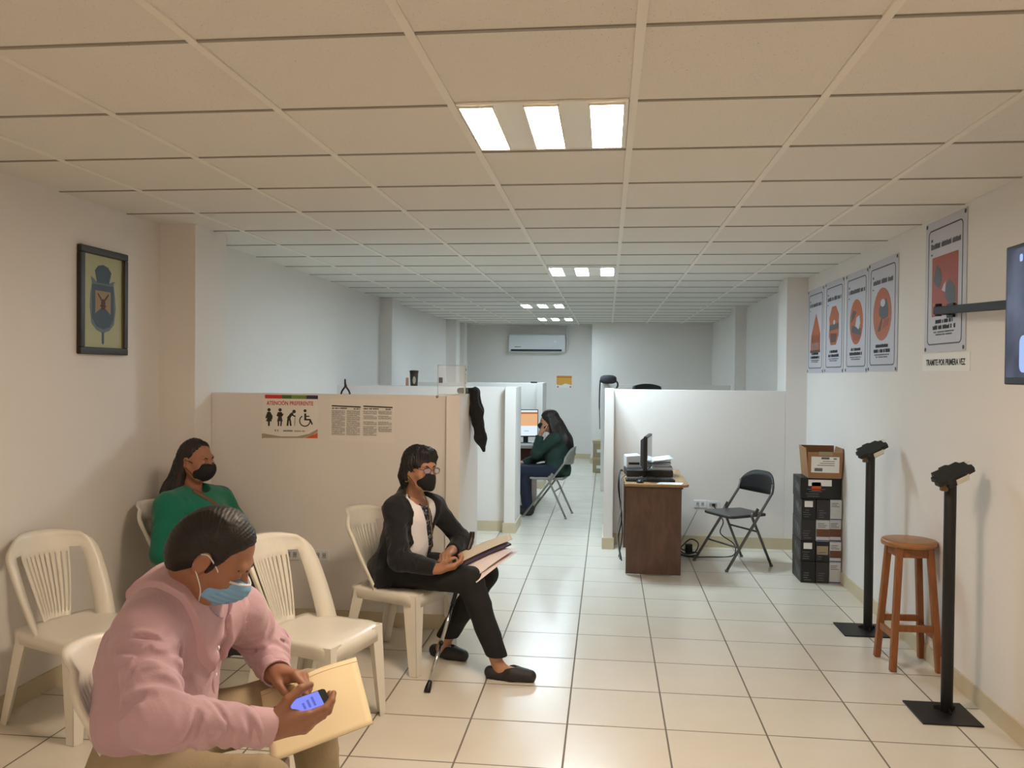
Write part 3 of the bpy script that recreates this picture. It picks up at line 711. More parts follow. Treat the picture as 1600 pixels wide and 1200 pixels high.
def poster(y0, y1, z0, z1, art, label, n):
    yc, w, h = (y0+y1)/2, (y1-y0)/2, z1-z0
    t = thing('poster', label, 'poster', (XR-.001, yc, z0), 0, 'white posters with orange pictures on the right wall')
    axes = ((0, -1, 0), (0, 0, 1), (-1, 0, 0)); o = (0, 0, 0)   # u to the right as one faces the wall, v up
    MB().prism([(-w, 0), (w, 0), (w, h), (-w, h)], 0, .004, axes, o).build('sheet', M_POST, t)
    o2 = (-.004, 0, 0)
    b = MB(); P = rrect(-w*.84, w*.84, h*.055, h*.935, .035); ring_strip(b, P, .007, 0, .0012, axes, o2); b.build('border_line', M_PLINE, t)
    b = MB()
    for sx in (-1, 1):
        for zz in (.018, h-.018): b.prism([(sx*w*.93+.012*math.cos(a), zz+.012*math.sin(a)) for a in [k*PI/4 for k in range(8)]], 0, .002, axes, o2)
    b.build('eyelets', mat('eyelet', (.30, .28, .27), .35, metal=.6), t)
    b = MB(); glyphs(b, -w*.70, w*.30, h*.785, h*.045, n, axes, o2, gap=.12); glyphs(b, w*.36, w*.74, h*.785, h*.042, n+7, axes, o2, gap=.12)
    b.prism([(-w*.70, h*.845), (-w*.62, h*.845), (-w*.62, h*.865), (-w*.70, h*.865)], 0, .001, axes, o2)
    b.prism([(-w*.70, h*.74), (-w*.62, h*.74), (-w*.62, h*.752), (-w*.70, h*.752)], 0, .001, axes, o2)
    hd = b.build('lettering', M_PGRY, t)
    # caption lines
    b = MB(); glyphs(b, -w*.42, w*.42, h*.215, h*.032, n+20, axes, o2, gap=.1); glyphs(b, -w*.55, w*.55, h*.170, h*.034, n+21, axes, o2, gap=.1)
    b.build('caption', M_INK, t)
    b = MB(); glyphs(b, -w*.5, w*.5, h*.145, h*.012, n+30, axes, o2); glyphs(b, -w*.4, w*.4, h*.125, h*.012, n+31, axes, o2)
    b.build('small_print', M_GINK, t)
    def art_(nm, P, m, z=.0012, h0=0): return MB().prism([(u*w, v*h) for u, v in P], h0, z, axes, o2).build(nm, m, t)
    ell = lambda cx, cy, rx, ry, n_=24: [(cx+rx*math.cos(2*PI*k/n_), cy+ry*math.sin(2*PI*k/n_)) for k in range(n_)]
    if art == 0:      # pointed arch with flame-like stalks
        art_('picture', [(-.55, .26), (.62, .26), (.62, .46), (.42, .56), (.1, .70), (-.18, .58), (-.5, .44)], M_PORG)
        b = MB()
        for k in range(6):
            u = (-.42+.17*k)*w; b.prism([(u, h*.265), (u+.05*w, h*.265), (u+.10*w, h*(.42+.03*(k % 2))), (u+.03*w, h*.45)], .0012, .0018, axes, o2)
        b.build('picture_stalks', M_PBRN, t)
        b = MB()
        for k in range(5):
            u = (-.36+.18*k)*w; b.prism([(u, h*.265), (u+.03*w, h*.265), (u+.05*w, h*.35), (u+.01*w, h*.36)], .0012, .0019, axes, o2)
        b.build('picture_highlights', M_POST, t); art_('picture_base', [(-.6, .24), (.62, .24), (.62, .27), (-.6, .27)], M_PBRN, .002)
    elif art == 1:
        art_('picture', [(-.32, .30), (.22, .30), (.5, .40), (.52, .50), (.48, .55), (.52, .62), (.2, .72), (-.2, .72), (-.5, .60), (-.45, .52), (-.52, .40)], M_PORG)
        art_('picture_band', [(-.45, .46), (.45, .47), (.48, .53), (-.46, .52)], M_PGRY, .0018); art_('picture_head', ell(.05, .545, .11, .025, 12), M_POST, .002)
        art_('picture_lower', [(-.30, .33), (.2, .33), (.36, .42), (-.36, .43)], M_PBRN, .0017)
    elif art == 2:
        art_('picture', ell(.02, .50, .58, .225), M_PORG); art_('picture_dark', [(-.42, .50), (-.15, .54), (.02, .60), (-.22, .62), (-.38, .58)], M_PGRY, .0018)
        art_('picture_hand', [(-.05, .46), (.25, .42), (.38, .48), (.3, .56), (.05, .54)], M_POST, .0018); art_('picture_sleeve', [(-.40, .40), (.42, .36), (.45, .43), (.1, .45), (-.35, .47)], M_PGRY, .0017)
        art_('picture_skin', [(-.22, .32), (.25, .31), (.35, .36), (-.30, .39)], M_POR2, .0016)
    elif art == 3:
        art_('picture', ell(0, .51, .62, .235), M_PORG); art_('picture_person', [(-.18, .50), (.1, .46), (.4, .48), (.42, .55), (.3, .64), (.0, .64), (-.2, .56)], M_PGRY, .0018)
        art_('picture_face', ell(.05, .61, .16, .035, 14), M_POST, .002); art_('picture_skin', [(.02, .38), (.40, .40), (.5, .47), (.15, .46)], M_POR2, .0019)
        art_('picture_ribbon', [(-.30, .36), (-.12, .36), (.02, .44), (.0, .50)], M_PBRN, .0017)
    else:
        art_('picture', rrect(-.62, .64, .27, .72, .02), M_POR2); art_('picture_hand', [(-.55, .55), (-.38, .66), (-.2, .62), (-.12, .54), (-.25, .48), (-.40, .50)], M_PGRY, .0018)
        art_('picture_figure', [(.05, .40), (.35, .33), (.55, .36), (.50, .47), (.25, .53), (.08, .48)], M_PGRY, .0018); art_('picture_card', [(-.12, .46), (.05, .44), (.08, .52), (-.02, .50)], M_POST, .002)
        art_('picture_floor', [(-.6, .28), (.2, .28), (-.2, .36), (-.6, .38)], M_PORG, .0017)
    return t
poster(7.505, 8.085, 1.65, 2.405, 0, 'farthest poster on the right wall, orange pointed arch picture', 1)
poster(6.885, 7.462, 1.653, 2.41, 1, 'second farthest poster on right wall, orange eight-sided picture', 2)
poster(6.268, 6.838, 1.655, 2.408, 2, 'poster with orange oval and white hand, third from the far end', 3)
poster(5.645, 6.258, 1.66, 2.42, 3, 'poster with orange oval and dark figure, nearest of the row of four', 4)
poster(4.612, 5.180, 1.768, 2.512, 4, 'large separate poster with square orange picture behind the screen arm', 5)
t = thing('paper_sign', 'white paper strip sign under the separate poster on right wall', 'sign', (XR-.001, 4.88, 1.66), 0)
MB().prism([(-.325, 0), (.325, 0), (.325, .1), (-.325, .1)], 0, .002, ((0, -1, 0), (0, 0, 1), (-1, 0, 0))).build('sheet', M_PAPER, t)
textmesh('lettering', 'TRAMITE POR PRIMERA VEZ', .047, M_INK, t, frame((-.0026, 0, .034), (0, -1, 0), (0, 0, 1)), bold=.0012, sx=.92)

# ------------------------------------------------------------------ television on a swing arm
t = thing('television', 'black television at the right edge of the photo on a wall arm', 'television', (1.66, 3.215, 1.60), R(0))
TW, TH = .93, .575
MB().box(0, .035, -TW/2, TW/2+.085, 0, TH).build('casing', M_BLACK, t, bevel=.006)
scr = bpy.data.materials.new('television_picture'); scr.use_nodes = True; nt = scr.node_tree; b_ = nt.nodes['Principled BSDF']; b_.inputs['Roughness'].default_value = .45; b_.inputs['Specular IOR Level'].default_value = .2
b_.inputs['Base Color'].default_value = (.01, .01, .012, 1)
n = nt.nodes.new('ShaderNodeTexNoise'); n.inputs['Scale'].default_value = 5; tc = nt.nodes.new('ShaderNodeTexCoord'); nt.links.new(tc.outputs['Object'], n.inputs['Vector'])
cr = nt.nodes.new('ShaderNodeValToRGB'); cr.color_ramp.elements[0].position = .35; cr.color_ramp.elements[0].color = (.03, .035, .06, 1); cr.color_ramp.elements[1].position = .8; cr.color_ramp.elements[1].color = (.12, .14, .22, 1)
nt.links.new(n.outputs['Fac'], cr.inputs['Fac']); nt.links.new(cr.outputs['Color'], b_.inputs['Emission Color']); b_.inputs['Emission Strength'].default_value = .65
MB().box(-.0015, .0, -TW/2+.02, TW/2+.065, .03, TH-.018).build('screen', scr, t)
b = MB(); ax_ = ((0, -1, 0), (0, 0, 1), (-1, 0, 0))
b.prism(rrect(-.415, -.30, .05, .20, .03), .0015, .0022, ax_); b.prism(rrect(-.425, -.40, .50, .53, .008), .0015, .0022, ax_); b.prism(rrect(-.36, -.10, .30, .42, .02), .0015, .0022, ax_)
b.build('screen_window', emitter('screen_glow', (.45, .60, 1.0), .6), t)
t = thing('wall_mount_arm', 'black swing arm from the right wall to the television', 'bracket', (XR, 4.78, 1.985))
MB().box(-.02, -.008, -.045, .045, -.035, .04).build('wall_plate', M_BLACKM, t, bevel=.003)
MB().bar((-.02, 0, .0), (-.10, -.03, .0), .035, .045).build('bracket', M_BLACKM, t, bevel=.003)
MB().bar((-.09, .0, .0), (-.150, -1.08, -.05), .03, .040).build('arm', mat('arm_black', (.03, .03, .03), .6), t, bevel=.004)
MB().tube([(-.085, -.02, -.03), (-.085, -.02, .035)], .017, 12).build('pivot', M_BLACKM, t, smooth=True)

# ------------------------------------------------------------------ framed crest on the left wall
M_FRAME = mat('dark_picture_frame', (.16, .125, .095), .4, var=.15, nscale=20)
M_MATT = mat('crest_paper', (.70, .71, .58), .6, var=.03)
M_CB = mat('crest_blue', (.28, .35, .42), .6, var=.12, nscale=40); M_CB2 = mat('crest_pale_blue', (.42, .47, .52), .6, var=.08, nscale=40); M_CT = mat('crest_tan', (.62, .55, .44), .6, var=.05); M_CR = mat('crest_brown', (.33, .22, .17), .6)
t = thing('framed_picture', 'framed blue coat of arms on the left wall', 'picture', (XL, 4.41, 1.705), 0)
A = ((0, 1, 0), (0, 0, 1), (1, 0, 0)); W, H = .222, .583
b = MB()
for (u0, u1, v0, v1) in ((-W, W, 0, .038), (-W, W, H-.038, H), (-W, -W+.038, .038, H-.038), (W-.038, W, .038, H-.038)): b.prism([(u0, v0), (u1, v0), (u1, v1), (u0, v1)], 0, .028, A)
b.build('frame', M_FRAME, t, bevel=.005)
b = MB(); ring_strip(b, [(-W+.036, .036), (W-.036, .036), (W-.036, H-.036), (-W+.036, H-.036)], .006, .010, .020, A, (0, 0, 0)); b.build('inner_trim', mat('gilt_trim', (.45, .40, .26), .4, metal=.3), t)
MB().prism([(-W+.03, .03), (W-.03, .03), (W-.03, H-.03), (-W+.03, H-.03)], 0, .010, A).build('print', M_MATT, t)
def crest(nm, P, m, z): MB().prism(P, .010, .010+z, A).build(nm, m, t)
crest('crest_mantle', [(-.105, .17), (-.06, .135), (0, .118), (.06, .135), (.105, .17), (.122, .26), (.115, .33), (.10, .40), (.118, .415), (.09, .412), (.06, .40), (-.06, .40), (-.085, .415), (-.112, .425), (-.10, .39), (-.115, .33), (-.12, .26)], M_CB2, .0006)
crest('crest_shield', [(-.10, .20), (-.06, .155), (0, .14), (.06, .155), (.10, .20), (.10, .385), (-.10, .385)], M_CB, .0011)
crest('crest_field', [(-.072, .225), (0, .27), (.072, .225), (.072, .352), (-.072, .352)], M_CT, .0016)
crest('crest_crown', [(-.055, .395), (.055, .395), (.078, .46), (.045, .488), (0, .498), (-.045, .488), (-.075, .46)], M_CB, .0014)
crest('crest_stem', [(-.010, .125), (.010, .125), (.010, .065), (0, .055), (-.010, .065)], M_CB, .0012)
b = MB(); b.prism([(-.055, .335), (-.045, .338), (.03, .268), (.018, .262)], .010, .0122, A); b.prism([(.055, .335), (.045, .338), (-.03, .268), (-.018, .262)], .010, .0124, A); b.prism([(-.012, .25), (.012, .25), (.02, .29), (0, .31), (-.02, .29)], .010, .0126, A)
b.build('crest_figures', M_CR, t)

# ------------------------------------------------------------------ papers on the left partition
PY = 5.243
M_RED = mat('sign_red', (.78, .22, .16), .5); M_GRN = mat('sign_green', (.22, .42, .18), .5); M_LGN = mat('sign_light_green', (.45, .58, .25), .5); M_NAVY = mat('sign_navy', (.20, .20, .32), .5); M_ORG = mat('sign_orange', (.86, .38, .20), .5); M_PICT = mat('sign_pictogram', (.17, .16, .13), .6); M_SIGN = mat('sign_paper', (.92, .90, .87), .55, var=.015)
t = thing('paper_sign', 'priority attention sign with four black figures on the left partition', 'sign', (-2.03, PY, 1.187), 0)
A = ((1, 0, 0), (0, 0, 1), (0, -1, 0)); W, H = .19, .283
MB().prism([(-W, 0), (W, .003), (W-.002, H), (-W+.012, H-.014)], 0, .0015, A).build('sheet', M_SIGN, t)
o2 = (0, -.0015, 0)
for u0, u1, m_ in ((-.168, -.052, M_RED), (-.052, .01, M_GRN), (.01, .11, M_LGN), (.11, .186, M_NAVY)):
    MB().prism([(u0, .258), (u1, .258), (u1, .282), (u0, .282)], 0, .0008, A, o2).build('colour_band', m_, t)
textmesh('lettering', 'ATENCIÓN PREFERENTE', .0355, M_RED, t, frame((0, -.0018, .217), (1, 0, 0), (0, 0, 1)), bold=.0007, sx=.80)
circ = lambda cx, cy, r, n_=18: [(cx+r*math.cos(2*PI*k/n_), cy+r*math.sin(2*PI*k/n_)) for k in range(n_)]
def pict(parts):
    b = MB()
    for P in parts: b.prism(P, 0, .0009, A, o2)
    return b.build('pictogram', M_PICT, t)
pict([circ(-.140, .185, .011), [(-.150, .172), (-.132, .172), (-.116, .145), (-.118, .125), (-.124, .122), (-.122, .110), (-.160, .110), (-.150, .135), (-.160, .128), (-.163, .136)], [(-.147, .110), (-.134, .110), (-.135, .080), (-.146, .080)]])
pict([circ(-.066, .185, .011), [(-.080, .171), (-.054, .171), (-.046, .150), (-.050, .145), (-.055, .14), (-.048, .112), (-.086, .112), (-.078, .14), (-.090, .148)], [(-.082, .112), (-.071, .112), (-.072, .080), (-.080, .080)], [(-.063, .112), (-.052, .112), (-.056, .080), (-.064, .080)], [(-.070, .150), (-.044, .162), (-.042, .155), (-.068, .142)]])
pict([circ(.028, .176, .0115), [(.018, .172), (.004, .165), (-.018, .138), (-.016, .118), (.006, .116), (.004, .134), (.015, .15), (.028, .142), (.038, .143), (.038, .150), (.026, .152)], [(-.018, .124), (-.005, .124), (-.010, .083), (-.022, .083)], [(-.004, .124), (.007, .120), (.012, .083), (.001, .083)], [(.034, .146), (.037, .146), (.033, .082), (.030, .082)]])
wb = MB(); wb.prism([(.096, .165), (.108, .165), (.110, .150), (.130, .150), (.130, .143), (.110, .143), (.110, .130), (.138, .130), (.154, .096), (.146, .092), (.132, .120), (.096, .120)], 0, .0009, A, o2); wb.prism(circ(.101, .182, .010), 0, .0009, A, o2)
N = 20; a0, a1 = R(120), R(375)
for k in range(N):
    u = a0+(a1-a0)*k/N; v = a0+(a1-a0)*(k+1)/N; wb.prism([(.100+.038*math.cos(u), .117+.038*math.sin(u)), (.100+.038*math.cos(v), .117+.038*math.sin(v)), (.100+.031*math.cos(v), .117+.031*math.sin(v)), (.100+.031*math.cos(u), .117+.031*math.sin(u))], 0, .0009, A, o2)
wb.build('pictogram', M_PICT, t)
b = MB(); glyphs(b, -.10, -.075, .046, .014, 3, A, o2); glyphs(b, -.05, .02, .046, .012, 4, A, o2); b.build('small_print', M_GINK, t)
b = MB(); glyphs(b, .03, .10, .046, .010, 5, A, o2); b.build('small_print', mat('gold_ink', (.66, .58, .36), .6), t)
MB().prism([(.095, .006), (.186, .006), (.186, .042), (.15, .026)], 0, .0008, A, o2).build('corner_patch', M_ORG, t)
MB().prism([(-.17, .002), (.09, .006), (.15, .026), (.186, .046), (.186, .066), (.13, .035), (.05, .016), (-.06, .014), (-.17, .030), (-.187, .03), (-.187, .0)], 0, .0006, A, o2).build('corner_patch', mat('sign_grey_sweep', (.66, .61, .54), .6), t)
t = thing('paper_notice', 'white notice sheet of two printed pages on the left partition', 'notice', (-1.552, PY, 1.178), 0)
W, H = .212, .27
MB().prism([(-W, .006), (W, -.006), (W, H-.006), (-W, H+.006)], 0, .0015, A).build('sheet', M_SIGN, t)
b = MB()
for u0 in (-.200, .008): b.prism([(u0, .222), (u0+.190, .216), (u0+.190, .224), (u0, .230)], 0, .0008, A, o2)
b.build('heading_bar', M_INK, t)
b = MB()
for u0 in (-.200, .008):
    glyphs(b, u0+.002, u0+.10, .206, .010, int(u0*1000), A, o2, .0008); glyphs(b, u0+.145, u0+.186, .204, .010, int(u0*900), A, o2, .0008)
b.build('lettering', M_INK, t)
b = MB()
for ci, u0 in enumerate((-.200, -.102, .008, .106)):
    for q in range(26):
        yy = .194-q*.0062
        if ci > 1 and q in (4, 9, 10, 15): continue
        if ci == 3 and q > 21: continue
        glyphs(b, u0, u0+.088-(.02 if q % 6 == 5 else 0), yy, .0036, q+ci*40, A, o2, .0007, .25)
b.build('body_text', M_GINK, t)

# ------------------------------------------------------------------ things on and over the partitions
t = thing('spring_clamp', 'black spring clamp gripping the top of the left partition', 'clamp', (-1.672, PY+.03, PT))
for s in (-1, 1): MB().tube(smooth_path([(s*.030, 0, 0), (s*.022, 0, .022), (s*.006, 0, .045), (s*.002, 0, .06)]), [.006]*25, 8).build('jaw', M_BLACK, t, smooth=True)
MB().tube([(0, 0, .045), (-.003, 0, .075), (-.004, 0, .098)], [.0085, .0065, .005], 10).build('handle', M_BLACK, t, smooth=True)
MB().tube([(0, -.012, .048), (0, .012, .048)], .006, 10).build('pivot', M_DARKG, t, smooth=True)
t = thing('travel_cup', 'dark brown paper cup on the second left partition', 'cup', (-1.995, 8.60, PT))
MB().lathe([(.0, 0), (.036, 0), (.037, .004), (.045, .145), (.0, .146)], 26).build('cup', mat('cup_brown', (.20, .145, .11), .5), t, smooth=True)
MB().lathe([(.0, .143), (.048, .143), (.048, .152), (.043, .160), (.0, .162)], 26).build('lid', M_BLACK, t, smooth=True)
lg = MB(); P = [(.016*math.cos(a), .06+.040*math.sin(a)) for a in [k*PI/8 for k in range(16)]]
lg.add([(u+.010, -math.sqrt(max(0, .0408**2-(u+.010)**2))-.0016+.0, v) for u, v in P]+[(.010, -.0415, .06)], [(k, (k+1) % 16, 16) for k in range(16)]); lg.build('emblem', mat('cup_emblem', (.62, .60, .54), .5), t)
o = MB().tube([(-2.068, 8.60, PT), (-2.068, 8.60, PT+.085)], [.016, .014], 14).build('lip_balm', mat('pink_plastic', (.80, .55, .47), .5), None, smooth=True); tag(o, 'small pink tube beside the dark paper cup', 'tube')
o = MB().box(-1.08, -.985, 11.91, 11.97, PT, PT+.022).build('stapler', M_BLACK, None, bevel=.006); tag(o, 'small black stapler on top of the farthest left partition', 'stapler')
# clear acrylic screen standing on the near partition
M_ACR = bpy.data.materials.new('clear_acrylic'); M_ACR.use_nodes = True; nt = M_ACR.node_tree; b_ = nt.nodes['Principled BSDF']
b_.inputs['Base Color'].default_value = (.93, .96, .97, 1); b_.inputs['Roughness'].default_value = .06; b_.inputs['Alpha'].default_value = .16; b_.inputs['Specular IOR Level'].default_value = .6
M_ACE = mat('acrylic_edge', (.78, .80, .80), .25, var=.05, nscale=60)
t = thing('acrylic_screen', 'clear acrylic screen box standing on the end of the near partition', 'screen', (-.96, 5.262, PT+.005))
MB().box(-.105, .064, -.003, .003, 0, .188).build('front_panel', M_ACR, t)
MB().hexa([(.064, -.003, 0), (.068, -.003, 0), (.046, .255, 0), (.042, .255, 0), (.064, -.003, .188), (.068, -.003, .188), (.046, .255, .188), (.042, .255, .188)]).build('side_panel', M_ACR, t)
b = MB()
for z in (0, .184): b.box(-.107, .066, -.004, .004, z, z+.005)
b.box(-.109, -.105, -.004, .004, 0, .189); b.box(.062, .070, -.005, .005, 0, .189)
b.build('edge_trim', M_ACE, t)
b = MB(); rr = random.Random(3)
for q in range(6): b.box(.058, .066, .03, .034+.02*rr.random(), .012+.028*q, .024+.028*q+.008*rr.random())
b.build('sticker_marks', M_GINK, t)
MB().box(-.10, -.075, -.005, -.003, .075, .11).build('sticker', M_GINK, t)
MB().tube([(-.105, -.026, -.012), (-.105, .022, -.012)], .008, 10).build('clamp', M_CHROME, t, smooth=True)

# ------------------------------------------------------------------ air conditioner and orange notice
t = thing('air_conditioner', 'white wall air conditioner high on the back wall', 'air conditioner', (-1.33, YB, 2.005))
MB().prism([(0, .0), (-.17, .02), (-.205, .075), (-.21, .33), (-.18, .355), (0, .355)], -.535, .535, ((0, 1, 0), (0, 0, 1), (1, 0, 0))).build('casing', M_WHITEP, t, bevel=.012)
MB().box(-.49, .47, -.204, -.15, .028, .062).build('air_outlet', M_DARKG, t)
MB().hexa([(-.49, -.215, .012), (.47, -.215, .012), (.47, -.17, .020), (-.49, -.17, .020), (-.49, -.215, .018), (.47, -.215, .018), (.47, -.17, .026), (-.49, -.17, .026)]).build('flap', M_WHITEP, t)
MB().box(-.42, -.30, -.2125, -.2095, .10, .112).build('badge', M_GINK, t)
MB().box(.33, .36, -.2125, -.2095, .19, .22).build('indicator', mat('lamp_dot', (.95, .97, 1), .4), t)
o = MB().tube(smooth_path([(-.775, YB-.03, 2.06), (-.765, YB-.03, 2.12), (-.765, YB-.03, 2.3), (-.765, YB-.03, ZC)]), .018, 10).build('conduit_pipe', M_WHITEP, None, smooth=True); tag(o, 'thin white pipe from the air conditioner to the ceiling', 'pipe')
t = thing('paper_notice', 'small orange and white notice on the back wall below the air conditioner', 'notice', (-.815, YB, 1.34))
MB().prism([(-.15, 0), (.15, 0), (.15, .24), (-.15, .24)], 0, .002, A).build('sheet', M_PAPER, t)
MB().prism([(-.145, .06), (-.05, .05), (.02, .085), (.145, .055), (.145, .235), (-.145, .235)], .002, .0028, A).build('picture', mat('notice_orange', (.90, .66, .28), .6), t)
MB().prism([(-.145, .195), (.145, .195), (.145, .215), (-.145, .215)], .0028, .0036, A).build('picture_band', mat('notice_red', (.80, .45, .22), .6), t)
b = MB()
for s in (-1, 1): b.prism(circ(s*.12, .02, .018, 10), .002, .003, A)
b.build('corner_dot', mat('notice_pink', (.80, .35, .45), .6), t)

# ------------------------------------------------------------------ far right booth: helmet-like bag with strap, chair back, boxes
t = thing('shoulder_bag', 'dark grey bag hanging over the partition end in the far right booth', 'bag', (.015, 11.66, PT))
b = MB(); N = 20; M_ = 10; V = []; F = []
for i in range(M_+1):
    th = PI*i/M_; 
    for k in range(N):
        a = 2*PI*k/N; r = math.sin(th)**.65
        V.append((.115*r*math.cos(a), .075*r*math.sin(a), .065+.062*math.copysign(abs(math.cos(th))**.8, math.cos(th))))
for i in range(M_):
    for k in range(N): F.append((i*N+k, (i+1)*N+k, (i+1)*N+(k+1) % N, i*N+(k+1) % N))
b.add(V, F); b.build('body', mat('bag_grey', (.26, .26, .29), .7, bump=.2), t, smooth=True)
MB().tube(smooth_path([(-.108, -.03, .06), (-.115, -.04, -.05), (-.118, -.05, -.25), (-.112, -.05, -.45), (-.108, -.05, -.62)]), [.010]*10+[.009]*10+[.006]*12+[.004], 8).build('strap', mat('bag_strap_grey', (.22, .23, .26), .7), t, smooth=True)
MB().tube(smooth_path([(.10, .0, .05), (.125, -.02, .02), (.128, -.03, -.02), (.112, -.03, -.05)]), .012, 8).build('strap', mat('bag_strap_grey', (.22, .23, .26), .7), t, smooth=True)
M_OFF = mat('office_chair_black', (.10, .10, .11), .6)
t = thing('office_chair', 'black office chair back showing over the right partition', 'chair', (.52, 11.0, 0), R(-90))
b = MB(); V = []; F = []; NN, MM = 12, 10
for i in range(NN+1):
    for j in range(MM+1):
        s = -1+2*i/NN; tt = j/MM
        hw = .23*(1-.25*tt**4)
        V.append((-.20-.05*tt+.04*s*s, s*hw, .62+.875*tt-(.035*abs(s)**2.5 if tt > .85 else 0)))
for i in range(NN):
    for j in range(MM): F.append((i*(MM+1)+j, (i+1)*(MM+1)+j, (i+1)*(MM+1)+j+1, i*(MM+1)+j+1))
b.add(V, F); b.build('backrest', M_OFF, t, smooth=True, solid=.06)
MB().box(-.22, .24, -.24, .24, .44, .52).build('seat', M_OFF, t, bevel=.03)
MB().tube([(0, 0, .06), (0, 0, .45)], .03, 12).build('gas_column', M_BLACKM, t, smooth=True)
b = MB()
for k in range(5): a = 2*PI*k/5; b.bar((0, 0, .09), (.27*math.cos(a), .27*math.sin(a), .06), .04, .03); 
b.build('star_base', M_BLACKM, t)
for k in range(5):
    a = 2*PI*k/5; MB().sphere((.27*math.cos(a), .27*math.sin(a), .03), .03, 10, 6).build('caster', M_BLACK, t, smooth=True)
MB().bar((-.19, 0, .50), (-.20, 0, .70), .06, .02).build('back_support', M_BLACKM, t)
for k, (z, lb) in enumerate(((0, 'lower brown cardboard box at the end of the aisle'), (.262, 'upper brown cardboard box at the end of the aisle'))):
    t = thing('storage_box', lb, 'box', (-.02, 14.0, z), R(2*k), 'cardboard boxes at the end of the aisle')
    MB().box(-.20, .20, -.15, .15, 0, .215).build('carton', mat('box_tan', (.62, .56, .45), .7, var=.06), t, bevel=.003)
    MB().box(-.208, .208, -.158, .158, .215, .26).build('lid', mat('box_lid_tan', (.68, .62, .50), .7), t, bevel=.003)
    MB().box(-.14, -.02, -.152, -.150, .07, .12).build('label', M_PAPER, t)

# ------------------------------------------------------------------ far left booth: desk, monitor
M_RDESK = wood('red_desk_wood', (.36, .14, .09), (.45, .19, .12), .4, (2, 2, 6), 4)
t = thing('desk', 'reddish wooden desk behind the second left partition', 'desk', (-1.55, 10.75, 0))
MB().box(.0, .022, -.45, .30, 0, .70).build('side_panel', M_RDESK, t)
MB().box(.62, .645, -.45, .30, 0, .70).build('side_panel', M_RDESK, t, bevel=.002)
MB().box(.022, .62, -.02, .0, .15, .70).build('back_panel', M_RDESK, t)
MB().box(-.03, .72, -.5, .33, .70, .735).build('desktop', mat('grey_desktop', (.62, .60, .58), .4), t, bevel=.004)
tm, w_, h_ = monitor((-1.005, 10.55, .735), R(-72), .30, .345, 'lit computer monitor with orange page on the reddish desk', None)
MB().box(.0182, .019, -.14, .14, .10, .42).build('screen', emitter('screen_white', (.80, .92, 1.0), .62), tm)
MB().box(.019, .0196, -.14, .14, .225, .40).build('screen_page', emitter('screen_orange', (.90, .50, .26), .58), tm)
MB().box(.0194, .0199, -.14, .14, .375, .392).build('screen_bar', emitter('screen_brown', (.45, .18, .10), .5), tm)
MB().box(.019, .0197, -.03, .03, .155, .165).build('screen_text', emitter('screen_grey', (.55, .65, .75), .5), tm)
t = thing('keyboard', 'pale keyboard before the lit monitor on the reddish desk', 'keyboard', (-1.02, 10.36, .735), R(10))
MB().box(-.16, .16, -.06, .06, 0, .018).build('body', M_WHITEP, t, bevel=.004); 
b = MB()
for i in range(13):
    for j in range(4): b.box(-.145+.0222*i, -.127+.0222*i, -.045+.0222*j, -.027+.0222*j, .018, .023)
b.build('keys', M_GINK, t)
# ------------------------------------------------------------------ implicit surfaces for bodies and cloth
F32 = np.float32
def V3(*a): return np.array(a, dtype=np.float64)
def unit(v): v = np.asarray(v, float); return v/np.linalg.norm(v)
def mixv(a, b, t): return np.asarray(a)*(1-t)+np.asarray(b)*t
def s_sph(c, r):
    c = np.asarray(c, F32)
    return lambda p: np.sqrt(((p-c)**2).sum(1))-F32(r)
def s_cone(a, b, r1, r2):
    """round cone: tapered capsule"""
    a = np.asarray(a, float); b = np.asarray(b, float); ba = b-a; L2 = float(ba@ba)+1e-12
    def f(p):
        pa = p-a.astype(F32); h = np.clip((pa@ba.astype(F32))/F32(L2), 0, 1)
        d = pa-h[:, None]*ba.astype(F32)
        return np.sqrt((d*d).sum(1))-(F32(r1)+F32(r2-r1)*h)
    return f
def s_ell(c, r, X=None):
    """ellipsoid; X rows = local axes"""
    c = np.asarray(c, F32); r = np.asarray(r, F32); X = np.eye(3, dtype=F32) if X is None else np.asarray(X, F32)
    def f(p):
        q = (p-c)@X.T; k0 = np.sqrt(((q/r)**2).sum(1)); k1 = np.sqrt(((q/(r*r))**2).sum(1))+F32(1e-9)
        return np.where(k0 < 1e-4, -r.min(), k0*(k0-1)/k1)
    return f
def s_box(c, h, X=None, rnd=0.):
    c = np.asarray(c, F32); h = np.asarray(h, F32)-F32(rnd); X = np.eye(3, dtype=F32) if X is None else np.asarray(X, F32)
    def f(p):
        q = np.abs((p-c)@X.T)-h
        return np.sqrt((np.maximum(q, 0)**2).sum(1))+np.minimum(q.max(1), 0)-F32(rnd)
    return f
def s_half(o, n):
    """solid on the side the normal points away from"""
    o = np.asarray(o, F32); n = np.asarray(unit(n), F32)
    return lambda p: (p-o)@n
def smin(a, b, k):
    h = np.maximum(k-np.abs(a-b), 0)/k
    return np.minimum(a, b)-h*h*k*F32(.25)
def U(items, k=.02):
    """smooth union; items are functions or (function, k)"""
    def f(p):
        d = None
        for it in items:
            fn, kk = it if isinstance(it, tuple) else (it, k)
            v = fn(p); d = v if d is None else (smin(d, v, F32(kk)) if kk > 0 else np.minimum(d, v))
        return d
    return f
def SUB(a, b, k=.01): return lambda p: -smin(-a(p), b(p), F32(k))
def INT(a, b, k=.006): return lambda p: -smin(-a(p), -b(p), F32(k))
def OFF(a, d): return lambda p: a(p)-F32(d)
def BUMP(a, fn): return lambda p: a(p)+fn(p)
